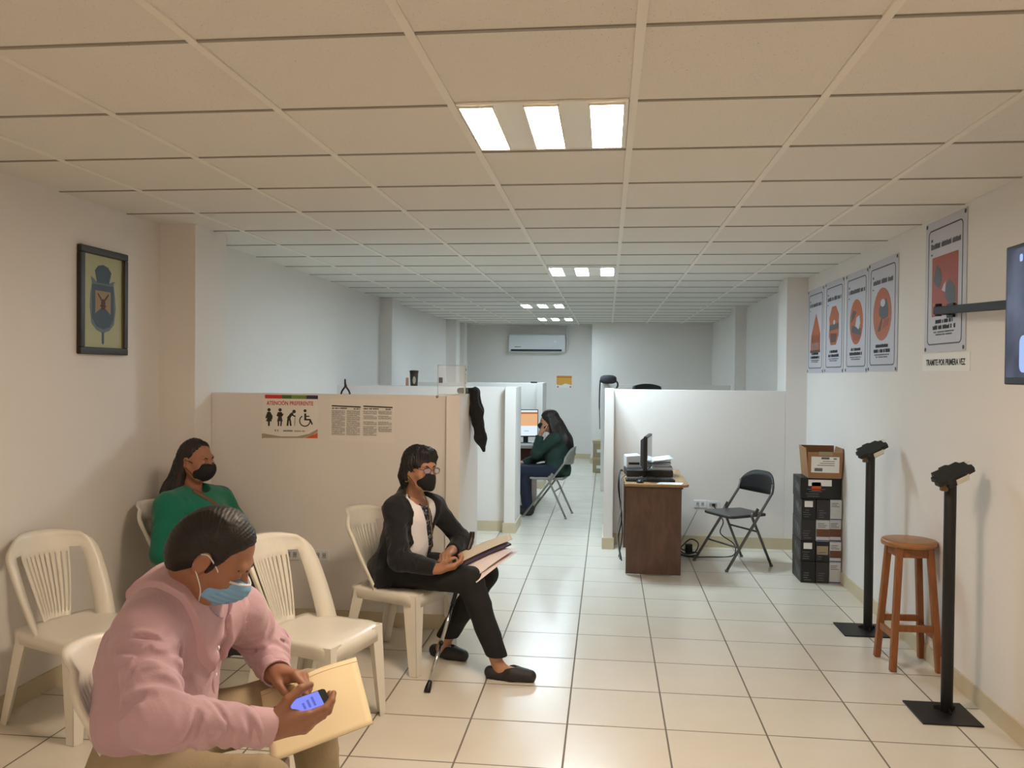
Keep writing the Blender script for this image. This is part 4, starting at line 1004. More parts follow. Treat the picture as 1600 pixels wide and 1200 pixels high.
def _rd(seed, n, f):
    r = np.random.RandomState(seed); d = r.normal(size=(n, 3)); d /= np.linalg.norm(d, axis=1)[:, None]
    return (d*f).astype(F32), (r.rand(n)*6.28).astype(F32)
def folds(seed, freq, amp, stretch=None):
    """soft cloth creases: warped ridges"""
    D, ph = _rd(seed, 5, freq); W, pw = _rd(seed+50, 5, freq*.55)
    if stretch is not None: D = D*np.asarray(stretch, F32)
    def f(p):
        t = np.zeros(len(p), F32)
        for i in range(5):
            w = np.sin(p@W[i]+pw[i]); t += (1-np.abs(np.sin((p@D[i])*F32(.5)+F32(1.3)*w+ph[i])))**2
        return (t/5-F32(.33))*F32(-amp*2)
    return f
def strands(seed, axis, freq, amp, c=(0, 0, 0)):
    """fine ridges that run along axis"""
    a = unit(axis); u = unit(np.cross(a, [.3, .5, .81])); v = np.cross(a, u); c = np.asarray(c, F32); r = np.random.RandomState(seed)
    a, u, v = (x.astype(F32) for x in (a, u, v))
    def f(p):
        q = p-c; th = np.arctan2(q@v, q@u); z = q@a
        return F32(amp)*(np.sin(th*freq+3*np.sin(z*14))+.6*np.sin(th*freq*2.3+5*np.sin(z*9+1))+.4*np.sin(th*freq*.37+z*20))
    return f
def creases(lines):
    """soft cloth grooves with a raised lip: lines of (points, depth, width)"""
    L = []
    for pts, dep, w in lines:
        P = np.array([tuple(q) for q in pts], F32); L.append((P, F32(dep), F32(w), P.mean(0), F32(np.linalg.norm(P-P.mean(0), axis=1).max()+4*w)))
    def f(p):
        out = np.zeros(len(p), F32)
        for P, dep, w, c, r in L:
            m = np.nonzero(((p-c)**2).sum(1) < r*r)[0]
            if not len(m): continue
            q = p[m]; best = np.full(len(m), 9, F32); tt = np.zeros(len(m), F32); n = len(P)-1
            for i in range(n):
                ba = P[i+1]-P[i]; h = np.clip(((q-P[i])@ba)/(ba@ba+F32(1e-9)), 0, 1); d = np.sqrt(((q-P[i]-h[:, None]*ba)**2).sum(1))
                k = d < best; best = np.where(k, d, best); tt = np.where(k, (i+h)/n, tt)
            fade = np.sin(np.clip(tt, .04, .96)*F32(PI)).astype(F32)
            out[m] += dep*fade*(np.exp(-(best/w)**2)-F32(.55)*np.exp(-((best-F32(2.1)*w)/(F32(1.1)*w))**2))
        return np.clip(out, F32(-.007), F32(.0125))
    return f
def limb_creases(seed, A, B, rA, rB, n, dep, w, tr=(0, 1), ang=(-180, 180), slant=.10, arc=90):
    """creases that wind part of the way round a limb"""
    A = np.asarray(A, float); B = np.asarray(B, float); ax = unit(B-A); u = unit(np.cross(ax, [.2, .3, .93])); v = np.cross(ax, u); rr = random.Random(seed); out = []
    for _ in range(n):
        t0 = rr.uniform(*tr); a0 = math.radians(rr.uniform(*ang)); sl = rr.uniform(-slant, slant); da = math.radians(rr.uniform(.5, 1)*arc)*rr.choice((-1, 1)); pts = []
        for k in range(6):
            s_ = k/5; t = t0+sl*s_; a = a0+da*s_; r = rA+(rB-rA)*min(1, max(0, t)); pts.append(A+(B-A)*t+r*(math.cos(a)*u+math.sin(a)*v))
        out.append((pts, dep*rr.uniform(.6, 1.2), w*rr.uniform(.7, 1.3)))
    return out
def mesh_sdf(f, lo, hi, h):
    """sparse surface nets: returns vertices and quads of f = 0"""
    B = 8; lo = np.asarray(lo, float); n = np.ceil((np.asarray(hi, float)-lo)/(h*B)).astype(int)
    g = np.stack(np.meshgrid(*[np.arange(k) for k in n], indexing='ij'), -1).reshape(-1, 3)
    cen = (lo+(g+.5)*h*B).astype(F32); d = f(cen); act = g[np.abs(d) < h*B*1.25]
    k = np.stack(np.meshgrid(*[np.arange(B+1)]*3, indexing='ij'), -1).reshape(-1, 3)
    NX = (n*B+2).astype(np.int64)
    keyf = lambda c: (c[..., 0]*NX[1]+c[..., 1])*NX[2]+c[..., 2]
    corner = np.array([(i, j, l) for i in (0, 1) for j in (0, 1) for l in (0, 1)])
    keys = []; pos = []; ek = [[], [], []]; es = [[], [], []]
    for s in range(0, len(act), 256):
        a = act[s:s+256]; gi = a[:, None, :]*B+k[None]
        val = f((lo+gi.reshape(-1, 3)*h).astype(F32)).reshape(len(a), B+1, B+1, B+1)
        ins = val < 0
        cv = np.stack([val[:, i:i+B, j:j+B, l:l+B] for i, j, l in corner], -1)
        cnt = (cv < 0).sum(-1); m = (cnt > 0) & (cnt < 8)
        bi, x, y, z = np.nonzero(m); c8 = cv[m].astype(float)
        cell = a[bi]*B+np.stack([x, y, z], -1)
        acc = np.zeros((len(cell), 3)); num = np.zeros(len(cell))
        for p in range(8):
            for ax, q in ((0, p | 4), (1, p | 2), (2, p | 1)):
                if q == p: continue
                va, vb = c8[:, p], c8[:, q]; cr = (va < 0) != (vb < 0)
                t = np.where(cr, va/np.where(cr, va-vb, 1), 0)
                pt = corner[p]+np.outer(t, corner[q]-corner[p]); acc += pt*cr[:, None]; num += cr
        keys.append(keyf(cell)); pos.append(lo+(cell+acc/num[:, None])*h)
        for ax in range(3):
            sl = [slice(0, B)]*3; sl2 = list(sl); sl2[ax] = slice(1, B+1)
            A_ = ins[(slice(None),)+tuple(sl)]; B_ = ins[(slice(None),)+tuple(sl2)]
            e = A_ != B_; bi, x, y, z = np.nonzero(e)
            ek[ax].append(a[bi]*B+np.stack([x, y, z], -1)); es[ax].append(A_[e])
    keys = np.concatenate(keys); pos = np.concatenate(pos); o = np.argsort(keys); keys = keys[o]; pos = pos[o]
    quads = []
    for ax in range(3):
        c = np.concatenate(ek[ax]); sg = np.concatenate(es[ax]); u = np.zeros(3, int); v = np.zeros(3, int); u[(ax+1) % 3] = 1; v[(ax+2) % 3] = 1
        idx = []; ok = np.ones(len(c), bool)
        for dlt in (-u-v, -v, 0*u, -u):
            kk = keyf(c+dlt); i = np.searchsorted(keys, kk); i = np.minimum(i, len(keys)-1); ok &= keys[i] == kk; idx.append(i)
        q = np.stack(idx, -1); q = np.where(sg[:, None], q, q[:, ::-1]); quads.append(q[ok])
    return pos, np.concatenate(quads)
def sdf_obj(name, parts, mtl, parent, base):
    """parts: list of (function, lo, hi, voxel); one mesh object, vertices relative to base"""
    VS = []; FS = []; o = 0
    for f, lo, hi, h in parts:
        v, q = mesh_sdf(f, lo, hi, h); VS.append(v); FS.append(q+o); o += len(v)
    v = np.concatenate(VS)-np.asarray(base, float); q = np.concatenate(FS)
    me = bpy.data.meshes.new(name); me.vertices.add(len(v)); me.vertices.foreach_set('co', v.astype(F32).ravel())
    me.loops.add(q.size); me.loops.foreach_set('vertex_index', q.astype(np.int32).ravel())
    me.polygons.add(len(q)); me.polygons.foreach_set('loop_start', np.arange(0, q.size, 4, dtype=np.int32)); me.polygons.foreach_set('loop_total', np.full(len(q), 4, dtype=np.int32))
    me.update(calc_edges=True); me.validate()
    me.polygons.foreach_set('use_smooth', [True]*len(me.polygons))
    me.materials.append(mtl)
    ob = bpy.data.objects.new(name, me); COL.objects.link(ob); ob.parent = parent
    return ob
def bounds(pts, pad): p = np.array(pts, float); return p.min(0)-pad, p.max(0)+pad

# ---- head -----------------------------------------------------------------
class Head:
    """head frame: columns right, forward, up; c = centre at ear height"""
    def __init__(s, c, fwd, up, sc=1.0, tilt=0.):
        s.c = np.asarray(c, float); s.f = unit(fwd); u = np.asarray(up, float); s.r = unit(np.cross(s.f, u)); s.u = np.cross(s.r, s.f); s.sc = sc
        if tilt:
            r, u = s.r*math.cos(tilt)+s.u*math.sin(tilt), -s.r*math.sin(tilt)+s.u*math.cos(tilt); s.r, s.u = r, u
        s.X = np.stack([s.r, s.f, s.u])
    def w(s, x, y, z): return s.c+s.sc*(x*s.r+y*s.f+z*s.u)
    def ell(s, c, r): return s_ell(s.w(*c), [k*s.sc for k in r], s.X)
    def sph(s, c, r): return s_sph(s.w(*c), r*s.sc)
    def cone(s, a, b, r1, r2): return s_cone(s.w(*a), s.w(*b), r1*s.sc, r2*s.sc)
    def box(s, c, h, rnd=0.): return s_box(s.w(*c), [k*s.sc for k in h], s.X, rnd)
    def half(s, o, n): return s_half(s.w(*o), n[0]*s.r+n[1]*s.f+n[2]*s.u)
def head_sdf(H, wide=1.0, jaw=1.0):
    f = U([H.ell((0, -.012, .032), (.074, .095, .086)), (H.ell((0, .024, -.030), (.060*wide, .066, .080)), .03),
           (H.cone((-.022*jaw, .052, -.088), (.022*jaw, .052, -.088), .023, .023), .03),
           (H.cone((-.052*wide, .0, -.045), (-.03*jaw, .04, -.085), .020, .018), .03), (H.cone((.052*wide, .0, -.045), (.03*jaw, .04, -.085), .020, .018), .03),
           (H.sph((-.040*wide, .060, -.022), .024), .03), (H.sph((.040*wide, .060, -.022), .024), .03),
           (H.cone((-.034, .078, .026), (.034, .078, .026), .013, .013), .02)])
    f = SUB(f, H.ell((-.033, .101, .006), (.019, .018, .012)), .016); f = SUB(f, H.ell((.033, .101, .006), (.019, .018, .012)), .016)
    eye = [(H.ell((sx*.032, .077, .005), (.0145, .0125, .0115)), .004) for sx in (-1, 1)]
    f = U([f]+eye+[(H.cone((0, .086, .016), (0, .112, -.024), .0075, .0115), .014), (H.sph((-.011, .100, -.030), .0085), .008), (H.sph((.011, .100, -.030), .0085), .008),
                   (H.cone((-.018, .086, -.057), (.018, .086, -.057), .006, .006), .008), (H.cone((-.016, .084, -.068), (.016, .084, -.068), .007, .007), .008)])
    ears = []
    for sx in (-1, 1):
        e = H.ell((sx*.078, -.008, -.006), (.010, .019, .031)); e = SUB(e, H.ell((sx*.089, -.004, -.004), (.009, .011, .019)), .006); ears.append((e, .010))
    return U([f]+ears)
def eyes(H, parent, base, open_=1.0):
    for sx in (-1, 1):
        t = MB(); c = H.w(sx*.032, .0785, .004)-np.asarray(base)
        rm = Matrix(tuple(tuple(x) for x in np.stack([H.r, H.f, H.u], 1))).to_4x4(); rm.translation = Vector(c)
        t.T = rm; t.sphere((0, 0, 0), .0118*H.sc, 14, 10, sc=(1.0, 1.06, .62*open_+.1)); nb = len(t.f)
        t.mi = [0]*nb
        t.sphere((0, .0055*H.sc, -.0005), .0075*H.sc, 12, 8, mi=1, sc=(.75, .98, .75))
        t.build('eye', [mat('eye_white', (.78, .74, .70), .3), mat('eye_brown', (.10, .06, .045), .2)], parent, smooth=True)
def brows(H, parent, base, mtl):
    for sx in (-1, 1):
        pts = [H.w(sx*.013, .0915, .021)-base, H.w(sx*.030, .0905, .028)-base, H.w(sx*.050, .075, .023)-base]
        MB().tube(smooth_path([Vector(p) for p in pts], 5), [.003]*3+[.0038]*5+[.002]*3, 7).build('eyebrow', mtl, parent, smooth=True)

# ---- hand -----------------------------------------------------------------
def hand_sdf(w, ef, ep, right, curl, thumb=None, sc=1.0, spread=.06):
    """w wrist point, ef towards the fingers, ep out of the palm. curl: four fingers of three bend angles (degrees)"""
    ef = unit(ef); ep = unit(ep-np.dot(ep, ef)*ef); et = np.cross(ef, ep) if right else np.cross(ep, ef); w = np.asarray(w, float)
    P = lambda a, b, c: w+sc*(a*ef+b*et+c*ep)
    kn = [(.088, .028, -.002), (.093, .0095, -.005), (.088, -.0095, -.003), (.079, -.027, .001)]
    seg = [(.044, .025, .021), (.049, .029, .022), (.044, .027, .021), (.035, .020, .018)]
    rad = [.0092, .0095, .0090, .0080]
    palm = [s_cone(P(-.03, 0, 0), P(.02, .0, .0), .026*sc, .025*sc)]
    for k in range(4): palm.append((s_cone(P(.012, kn[k][1]*.55, .0), P(*kn[k]), .016*sc, .0118*sc), .016*sc))
    palm.append((s_ell(P(.042, .020, .012), [.032*sc, .016*sc, .014*sc], np.stack([ef, et, ep])), .014*sc))
    palm.append((s_ell(P(.040, -.020, .008), [.036*sc, .013*sc, .013*sc], np.stack([ef, et, ep])), .014*sc))
    body = U(palm); fingers = []
    for k in range(4):
        a = np.array(kn[k]); ang = 0; pts = [a]; sp = spread*(1.5-k)
        for L, c in zip(seg[k], curl[k]):
            ang += math.radians(c); d = np.array([math.cos(ang), math.sin(sp)*math.cos(ang), math.sin(ang)]); a = a+L*d/np.linalg.norm(d); pts.append(a)
        r = rad[k]*sc
        fingers.append(U([s_cone(P(*pts[0]), P(*pts[1]), r*1.08, r), (s_cone(P(*pts[1]), P(*pts[2]), r*1.02, r*.92), .003), (s_cone(P(*pts[2]), P(*pts[3]), r*.95, r*.78), .003)]))
    th = thumb or [(.018, .022, .010), (.050, .046, .022), (.078, .056, .030), (.102, .054, .034)]
    tm = U([s_cone(P(*th[0]), P(*th[1]), .0165*sc, .0125*sc), (s_cone(P(*th[1]), P(*th[2]), .0122*sc, .0105*sc), .004), (s_cone(P(*th[2]), P(*th[3]), .0108*sc, .0085*sc), .004)])
    f = U([body]+[(x, .009*sc) for x in fingers]+[(tm, .012*sc)])
    # keep neighbouring fingers apart: union of separate fingers with only a small blend
    return f, P
# ------------------------------------------------------------------ people
M_SKIN_M = mat('skin_brown', (.62, .435, .335), .5, var=.06, nscale=30, sss=.08, bump=.05, bscale=300)
M_SKIN_A = mat('skin_tan', (.68, .49, .375), .5, var=.06, nscale=30, sss=.08, bump=.05, bscale=300)
M_SKIN_G = mat('skin_deep', (.62, .425, .325), .5, var=.06, nscale=30, sss=.08)
M_HAIR = mat('hair_black', (.07, .054, .047), .55, var=.35, nscale=40, stretch=(8, 8, 1))
M_HAIRB = mat('hair_dark_brown', (.115, .078, .06), .55, var=.35, nscale=40, stretch=(8, 8, 1))
M_MASKK = mat('mask_black', (.05, .048, .05), .8, var=.1)
M_MASKB = mat('mask_blue', (.50, .70, .86), .75, var=.04)
M_STRAP = mat('ear_loop_white', (.86, .86, .86), .7)
M_PINK = mat('shirt_pink', (.765, .63, .67), .8, var=.05, nscale=25, bump=.12, bscale=130, sheen=.2)
M_PINK2 = mat('shirt_pink_cuff', (.80, .665, .70), .8, var=.04, nscale=25, bump=.08, bscale=130)
M_KHAKI = mat('trousers_khaki', (.63, .565, .455), .85, var=.07, nscale=20, bump=.12, bscale=120)
M_CARDI = mat('cardigan_black', (.075, .075, .09), .9, var=.15, nscale=30, bump=.25, bscale=160, sheen=.15)
M_BLOUSE = mat('blouse_white', (.94, .92, .93), .75, var=.03, bump=.1, bscale=60)
M_TROUB = mat('trousers_black', (.085, .083, .085), .85, var=.12, bump=.12, bscale=120)
M_GREEN = mat('sweater_green', (.03, .43, .34), .9, var=.10, nscale=18, bump=.15, bscale=140, sheen=.15)
M_SKIRT_ = mat('trousers_charcoal', (.14, .145, .155), .85, var=.1, bump=.1)
M_DGREEN = mat('jacket_dark_green', (.11, .20, .17), .88, var=.12, nscale=16, bump=.15, bscale=120)
M_JEAN = mat('jeans_navy', (.10, .12, .20), .85, var=.12, bump=.1)
M_SHOE = mat('shoe_dark_grey', (.15, .14, .15), .6, var=.1)

def lim(pts, radii):
    return [s_cone(pts[i], pts[i+1], radii[i], radii[i+1]) for i in range(len(pts)-1)]
def straps(H, parent, base, m, y0, zs, r=.0017, sc=1):
    for sx in (-1, 1):
        for z, ze in zs:
            p = [H.w(sx*.058, y0, z), H.w(sx*.072, .03, (z+ze)/2), H.w(sx*.083, -.004, ze), H.w(sx*.082, -.022, ze*.6)]
            MB().tube(smooth_path([Vector(q-base) for q in p], 5), r*sc, 6).build('ear_loop', m, parent, smooth=True)

# ================= man in pink shirt =================
def man():
    base = np.array([-1.22, 2.2, 0.]); t = thing('person', 'person in pink shirt and khaki trousers, blue mask, looking down at a phone', 'person', tuple(base))
    F = unit([.985, .12, 0]); Rr = unit([.12, -.985, 0]); Z = np.array([0, 0, 1.]); X = np.stack([Rr, F, Z])
    Fl = unit(F*.92-Z*.38); Ul = np.cross(Rr, Fl); XL_ = np.stack([Rr, Fl, Ul])
    rsh, lsh = V3(-1.185, 2.065, .945), V3(-1.105, 2.43, .90)
    rel, rwr = V3(-1.05, 1.875, .800), V3(-.838, 2.04, .725)
    lel, lwr = V3(-1.085, 2.60, .745), V3(-.985, 2.45, .711)
    rhip, lhip, rkn, lkn, rank, lank = V3(-1.27, 2.11, .525), V3(-1.26, 2.31, .560), V3(-.885, 2.10, .540), V3(-.93, 2.57, .600), V3(-.86, 2.14, .09), V3(-.87, 2.62, .09)
    H = Head((-1.068, 2.21, 1.120), (.745, .16, -.60), (.6, .05, .78), 1.06)
    nb = V3(-1.19, 2.26, .97)
    # body: head and neck, then trunk and limbs under the clothes, then the hands
    head = U([head_sdf(H, 1.05, 1.1), (s_cone(nb, H.w(0, -.03, -.055), .064, .056), .03)])
    trunk = U([s_ell((-1.23, 2.2, .54), (.15, .12, .10), X), s_ell((-1.22, 2.21, .70), (.15, .12, .16), X), s_ell((-1.215, 2.225, .86), (.16, .10, .14), XL_), (s_cone(rsh, lsh, .05, .05), .05), s_cone((-1.21, 2.25, .93), nb, .06, .06)]
              + lim([rsh, rel, rwr], [.045, .04, .028])+lim([lsh, lel, lwr], [.045, .04, .028])+lim([rhip, rkn, rank], [.065, .052, .04])+lim([lhip, lkn, lank], [.065, .052, .04]), .04)
    hr, _ = hand_sdf(rwr, (.92, .36, .06), (-.30, .72, .52), True, [(14, 34, 24), (24, 44, 30), (30, 50, 34), (36, 50, 34)], [(.018, .026, .012), (.046, .050, .034), (.076, .058, .054), (.100, .052, .066)], 1.06, .05)
    hr = U([hr, (s_cone(rel*.4+rwr*.6, rwr, .033, .027), .02)])
    hl, _ = hand_sdf(lwr, (.90, -.30, .06), (-.05, -.30, -.95), False, [(30, 34, 22), (44, 46, 30), (50, 52, 34), (52, 52, 34)], [(.016, .024, .010), (.046, .040, .026), (.072, .040, .044), (.092, .030, .056)], 1.04, .05)
    hl = U([hl, (s_cone(lel*.4+lwr*.6, lwr, .033, .027), .02)])
    lo, hi = bounds([nb, H.c], .17)
    hb = lambda w_: bounds([w_], .24)
    sdf_obj('body', [(head, lo, hi, .0036), (trunk, *bounds([rsh, lsh, rel, lel, rwr, lwr, rkn, lkn, rank, lank, rhip, (-1.45, 2.2, .6)], .12), .012), (hr, *hb(rwr), .0026), (hl, *hb(lwr), .0026)], M_SKIN_M, t, base)
    eyes(H, t, base, .25); brows(H, t, base, M_HAIR)
    # hair: short, combed back, a little thin at the front
    cap = U([H.ell((0, -.014, .034), (.081, .102, .092)), (H.ell((0, -.055, -.018), (.080, .066, .082)), .03)])
    cap = INT(cap, H.half((0, .074, .092), (0, .83, -.56)), .02); cap = INT(cap, H.half((0, -.05, -.098), (0, .35, -1)), .02)
    for sx in (-1, 1): cap = SUB(cap, H.ell((sx*.085, .002, -.012), (.022, .026, .034)), .008)
    cap = U([cap]+[(H.cone((sx*.070, .022, .03), (sx*.0705, .014, -.018), .011, .007), .015) for sx in (-1, 1)])
    wv = folds(5, 55, .0040); st = strands(3, H.r, 58, .0007, H.w(0, 0, .03))
    cap = BUMP(cap, lambda p: wv(p)+st(p))
    sdf_obj('hair', [(cap, *bounds([H.c], .16), .0032)], M_HAIR, t, base)
    # pleated blue mask
    face = U([H.ell((0, .035, -.040), (.072, .070, .078)), (H.ell((0, .085, -.030), (.030, .045, .036)), .05)])
    mk = face
    upv = H.u.astype(F32); c0 = H.c.astype(F32)
    mk = BUMP(mk, lambda p: F32(.0011)*np.sin(((p-c0)@upv)*F32(400))); mk = INT(mk, H.box((0, .09, -.058), (.063, .075, .050), .012), .004)
    m_ = sdf_obj('face_mask', [(mk, *bounds([H.w(0, .08, -.05)], .13), .0030)], M_MASKB, t, base)
    o = MB(); pts = [H.w(s*.060, .075+.045*(1-abs(s)**1.6), -.008) for s in (-1, -.7, -.35, 0, .35, .7, 1)]
    o.tube(smooth_path([Vector(p-base) for p in pts], 4), .0035, 6).build('mask_edge', M_STRAP, m_, smooth=True)
    straps(H, m_, base, M_STRAP, .045, ((-.014, .022), (-.095, -.030)), .0019)
    # trousers
    tr = U([s_ell((-1.245, 2.2, .545), (.188, .148, .115), X), (s_ell((-1.235, 2.21, .62), (.176, .140, .09), X), .05)], .05)
    legs = U([U(lim([rhip, rkn, rank], [.094, .080, .062]), .015), (U(lim([lhip, lkn, lank], [.100, .080, .062]), .015), .02)])
    tr = U([tr, (legs, .06)]); tr = INT(tr, s_half((0, 0, .72), (0, 0, 1))); tr = INT(tr, s_half((0, 0, .055), (0, 0, -1)))
    f1 = folds(11, 26, .010); tr = BUMP(tr, f1)
    sdf_obj('trousers', [(tr, *bounds([rkn, lkn, rank, lank, (-1.48, 2.2, .6)], .14), .0065)], M_KHAKI, t, base)
    # shirt
    body = U([s_ell((-1.235, 2.205, .675), (.184, .150, .135), X), (s_ell((-1.235, 2.215, .75), (.188, .152, .15), X), .06), (s_ell((-1.220, 2.225, .87), (.188, .140, .165), XL_), .08),
              (s_ell((-1.205, 2.24, .960), (.155, .110, .090), XL_), .05), (s_cone(rsh, lsh, .068, .068), .07), (s_cone((-1.205, 2.25, .980), rsh, .068, .072), .05), (s_cone((-1.205, 2.25, .980), lsh, .068, .072), .05), (s_cone((-1.19, 2.25, .97), (-1.135, 2.245, 1.005), .085, .072), .03)])
    sl = U([U(lim([rsh, rel, rwr], [.079, .070, .047]), .03)]); sl2 = U([U(lim([lsh, lel, lwr], [.077, .066, .047]), .03)])
    sl = INT(sl, s_half(rwr*.99+rel*.01, rwr-rel)); sl2 = INT(sl2, s_half(lwr*.99+lel*.01, lwr-lel))
    fa = folds(21, 30, .010, (1.2, 1.2, .8)); fb = folds(33, 22, .012, (1, 1, .6)); fc = folds(8, 55, .004)
    cz = creases(limb_creases(1, rsh, rel, .078, .070, 18, .0145, .0095, (.22, 1.0), slant=.35, arc=110)+limb_creases(2, rel, rwr, .068, .050, 18, .0125, .0085, (0, .80), slant=.22, arc=110)
                 + limb_creases(3, lsh, lel, .076, .066, 14, .0125, .009, (.25, 1.0), slant=.3, arc=100)+limb_creases(4, lel, lwr, .064, .050, 16, .011, .008, (0, .80), slant=.25, arc=100)
                 + limb_creases(5, (-1.235, 2.21, .64), (-1.21, 2.23, .95), .165, .15, 30, .0135, .012, (0, .85), slant=.35, arc=55)
                 + limb_creases(6, (-1.235, 2.21, .61), (-1.235, 2.21, .72), .165, .165, 10, .014, .010, (0, 1), slant=.15, arc=50))
    sl = BUMP(sl, lambda p: fa(p)+fc(p)); sl2 = BUMP(sl2, lambda p: fa(p)+fc(p)); body = BUMP(body, lambda p: fb(p)*F32(.7)+fc(p)*F32(.7))
    sh = BUMP(U([body, (sl, .03), (sl2, .03)]), cz)
    solid = sh; sh = INT(sh, s_half((0, 0, .606), (.12, 0, -1)), .02); sh = SUB(sh, s_cone(nb+V3(.03, 0, -.02), H.w(0, .0, -.10), .060, .060), .012)
    shirt = sdf_obj('shirt', [(sh, *bounds([rsh, lsh, rel, lel, rwr, lwr, (-1.44, 2.2, .6), (-1.2, 2.2, 1.06)], .10), .0046)], M_PINK, t, base)
    # collar: a leaf that rings the neck, high at the nape and low and open at the throat
    cc = V3(-1.150, 2.238, 1.010); n_ = unit(F*.70+Z*.71); e1 = unit(F*.71-Z*.70); XC = np.stack([Rr, e1, n_]).astype(F32); ccf = cc.astype(F32)
    def rad(p):
        q = (p-ccf)@XC.T; return q, np.sqrt((q[:, 0]/F32(.092))**2+(q[:, 1]/np.where(q[:, 1] > 0, F32(.142), F32(.100)))**2)
    def leaf(p):          # turned-down leaf lying on the shirt
        q, r = rad(p); d = solid(p)-F32(.016); lim_ = F32(1.30)+F32(.22)*np.clip(q[:, 1]/F32(.14), 0, 1)
        d = np.maximum(d, (r-lim_)*F32(.09)); d = np.maximum(d, (F32(.86)-r)*F32(.09))
        d = np.maximum(d, np.abs(q[:, 2])-F32(.11))
        return np.maximum(d, np.where(q[:, 1] > F32(.04), F32(.010)+F32(.30)*np.clip(q[:, 1]-F32(.10), 0, 1)-np.abs(q[:, 0]), F32(-9)))
    def stand_(p):        # band standing round the neck
        q, r = rad(p); k = F32(1)+np.clip(-q[:, 2], 0, .06)*F32(2.5); d = np.abs((r/k-F32(.93))*F32(.092))-F32(.0045)
        d = np.maximum(d, np.abs(q[:, 2]+F32(.012))-F32(.024)+F32(.02)*np.clip(q[:, 1]/F32(.14), 0, 1)); return np.maximum(d, np.where(q[:, 1] > F32(.08), F32(.02)-np.abs(q[:, 0]), F32(-9)))
    col = BUMP(U([leaf, (stand_, .012)]), folds(5, 30, .003))
    sdf_obj('collar', [(col, *bounds([cc], .21), .0040)], M_PINK2, shirt, base)
    for w_, e_ in ((rwr, rel), (lwr, lel)):
        d = unit(w_-e_); c = SUB(s_cone(w_-d*.062, w_-d*.0, .050, .0455), s_cone(w_-d*.12, w_+d*.06, .042, .036), .003); c = INT(INT(c, s_half(w_+d*.006, d), .004), s_half(w_-d*.060, -d), .006)
        sdf_obj('cuff', [(BUMP(c, folds(2, 40, .003)), *bounds([w_], .12), .0036)], M_PINK2, shirt, base)
    # placket and breast pocket follow the chest surface
    def strip(nm, p0, p1, hw, k=.0045):
        d = unit(np.asarray(p1)-np.asarray(p0)); c = mixv(p0, p1, .5); n_ = unit(np.cross(d, Rr)); x_ = np.cross(d, n_)
        f = INT(OFF(body, k), s_box(c, (hw, .10, np.linalg.norm(np.asarray(p1)-np.asarray(p0))/2), np.stack([x_, n_, d]), .003), .003)
        sdf_obj(nm, [(f, *bounds([p0, p1], .10), .0042)], M_PINK2, shirt, base)
    strip('placket', (-1.04, 2.235, .93), (-1.07, 2.23, .67), .017)
    strip('pocket', (-1.06, 2.335, .90), (-1.075, 2.325, .79), .048, .0035)
    for q in range(4):
        z = .93-.075*q; p = V3(-.9, 2.233, z)
        for _ in range(60):
            v = float(body(p[None].astype(F32))[0]); 
            if v < .006: break
            p = p-V3(v*.9, 0, 0)
        MB().sphere(tuple(p-base), .0055, 10, 6, sc=(.5, 1, 1)).build('button', M_PAPER, shirt, smooth=True)
    for an in (rank, lank):
        s_ = INT(U([s_cone(an+V3(-.04, 0, -.045), an+V3(.12, -.02, -.055), .042, .040), (s_cone(an, an+V3(0, 0, -.04), .05, .045), .03)]), s_half((0, 0, 0.002), (0, 0, -1)), .006)
        sdf_obj('shoe', [(s_, *bounds([an, an+V3(.15, 0, -.06)], .1), .007)], M_SHOE, t, base)
    return base
man()
# phone and manila envelope he holds
d = unit([.80, .52, .20]); n_ = np.array([-.06, -.34, .93]); n_ = unit(n_-d*(n_@d)); s_ = np.cross(n_, d)
pc = np.array([-.772, 2.092, .764])
t = thing('phone', 'black phone with lit blue screen in the hand of the man in pink', 'phone', tuple(pc))
A = (tuple(d), tuple(s_), tuple(n_))
MB().prism(rrect(-.069, .069, -.034, .034, .010), -.004, .004, A).build('casing', M_BLACK, t, bevel=.0015)
MB().prism([(-.052, -.030), (.050, -.030), (.050, .030), (-.052, .030)], .0041, .0046, A).build('screen', emitter('phone_screen', (.26, .30, 1.0), .62), t)
b = MB()
for q in range(3): b.prism([(.0+.013*q, -.022), (.006+.013*q, -.022), (.006+.013*q, .004+.006*q), (.013*q, .004+.006*q)], .0046, .0049, A)
b.build('screen_text', emitter('phone_text', (.16, .20, .70), .5), t)
M_MANILA = mat('manila_paper', (.89, .82, .66), .7, var=.03, nscale=6)
TL, TR, BR, BL = V3(-1.023, 2.42, .664), V3(-.784, 2.60, .721), V3(-.665, 2.38, .605), V3(-.898, 2.20, .560)
b = MB(); N = 14; V = []; F_ = []; nn = unit(np.cross(TR-TL, BL-TL)); nn = nn if nn[2] > 0 else -nn; c = (TL+TR+BR+BL)/4
for i in range(N+1):
    for j in range(N+1):
        u, v = i/N, j/N; p = mixv(mixv(TL, TR, u), mixv(BL, BR, u), v)+nn*(.010*math.sin(PI*u*1.1)*(1-v)-.012*math.exp(-((u-.35)/.18)**2)*(1-v)**2); V.append(tuple(p-c))
for i in range(N):
    for j in range(N): F_.append((i*(N+1)+j, (i+1)*(N+1)+j, (i+1)*(N+1)+j+1, i*(N+1)+j+1))
b.add(V, F_); t = b.build('envelope', M_MANILA, None, smooth=True, solid=.003); t.location = tuple(c); tag(t, 'cream manila envelope held across the lap of the man in pink', 'envelope')
MB().tube([Vector(V[i*(N+1)+1])+Vector(nn)*.0022 for i in range(N+1)], .0007, 5).build('flap_crease', mat('manila_crease', (.74, .63, .43), .7), t)

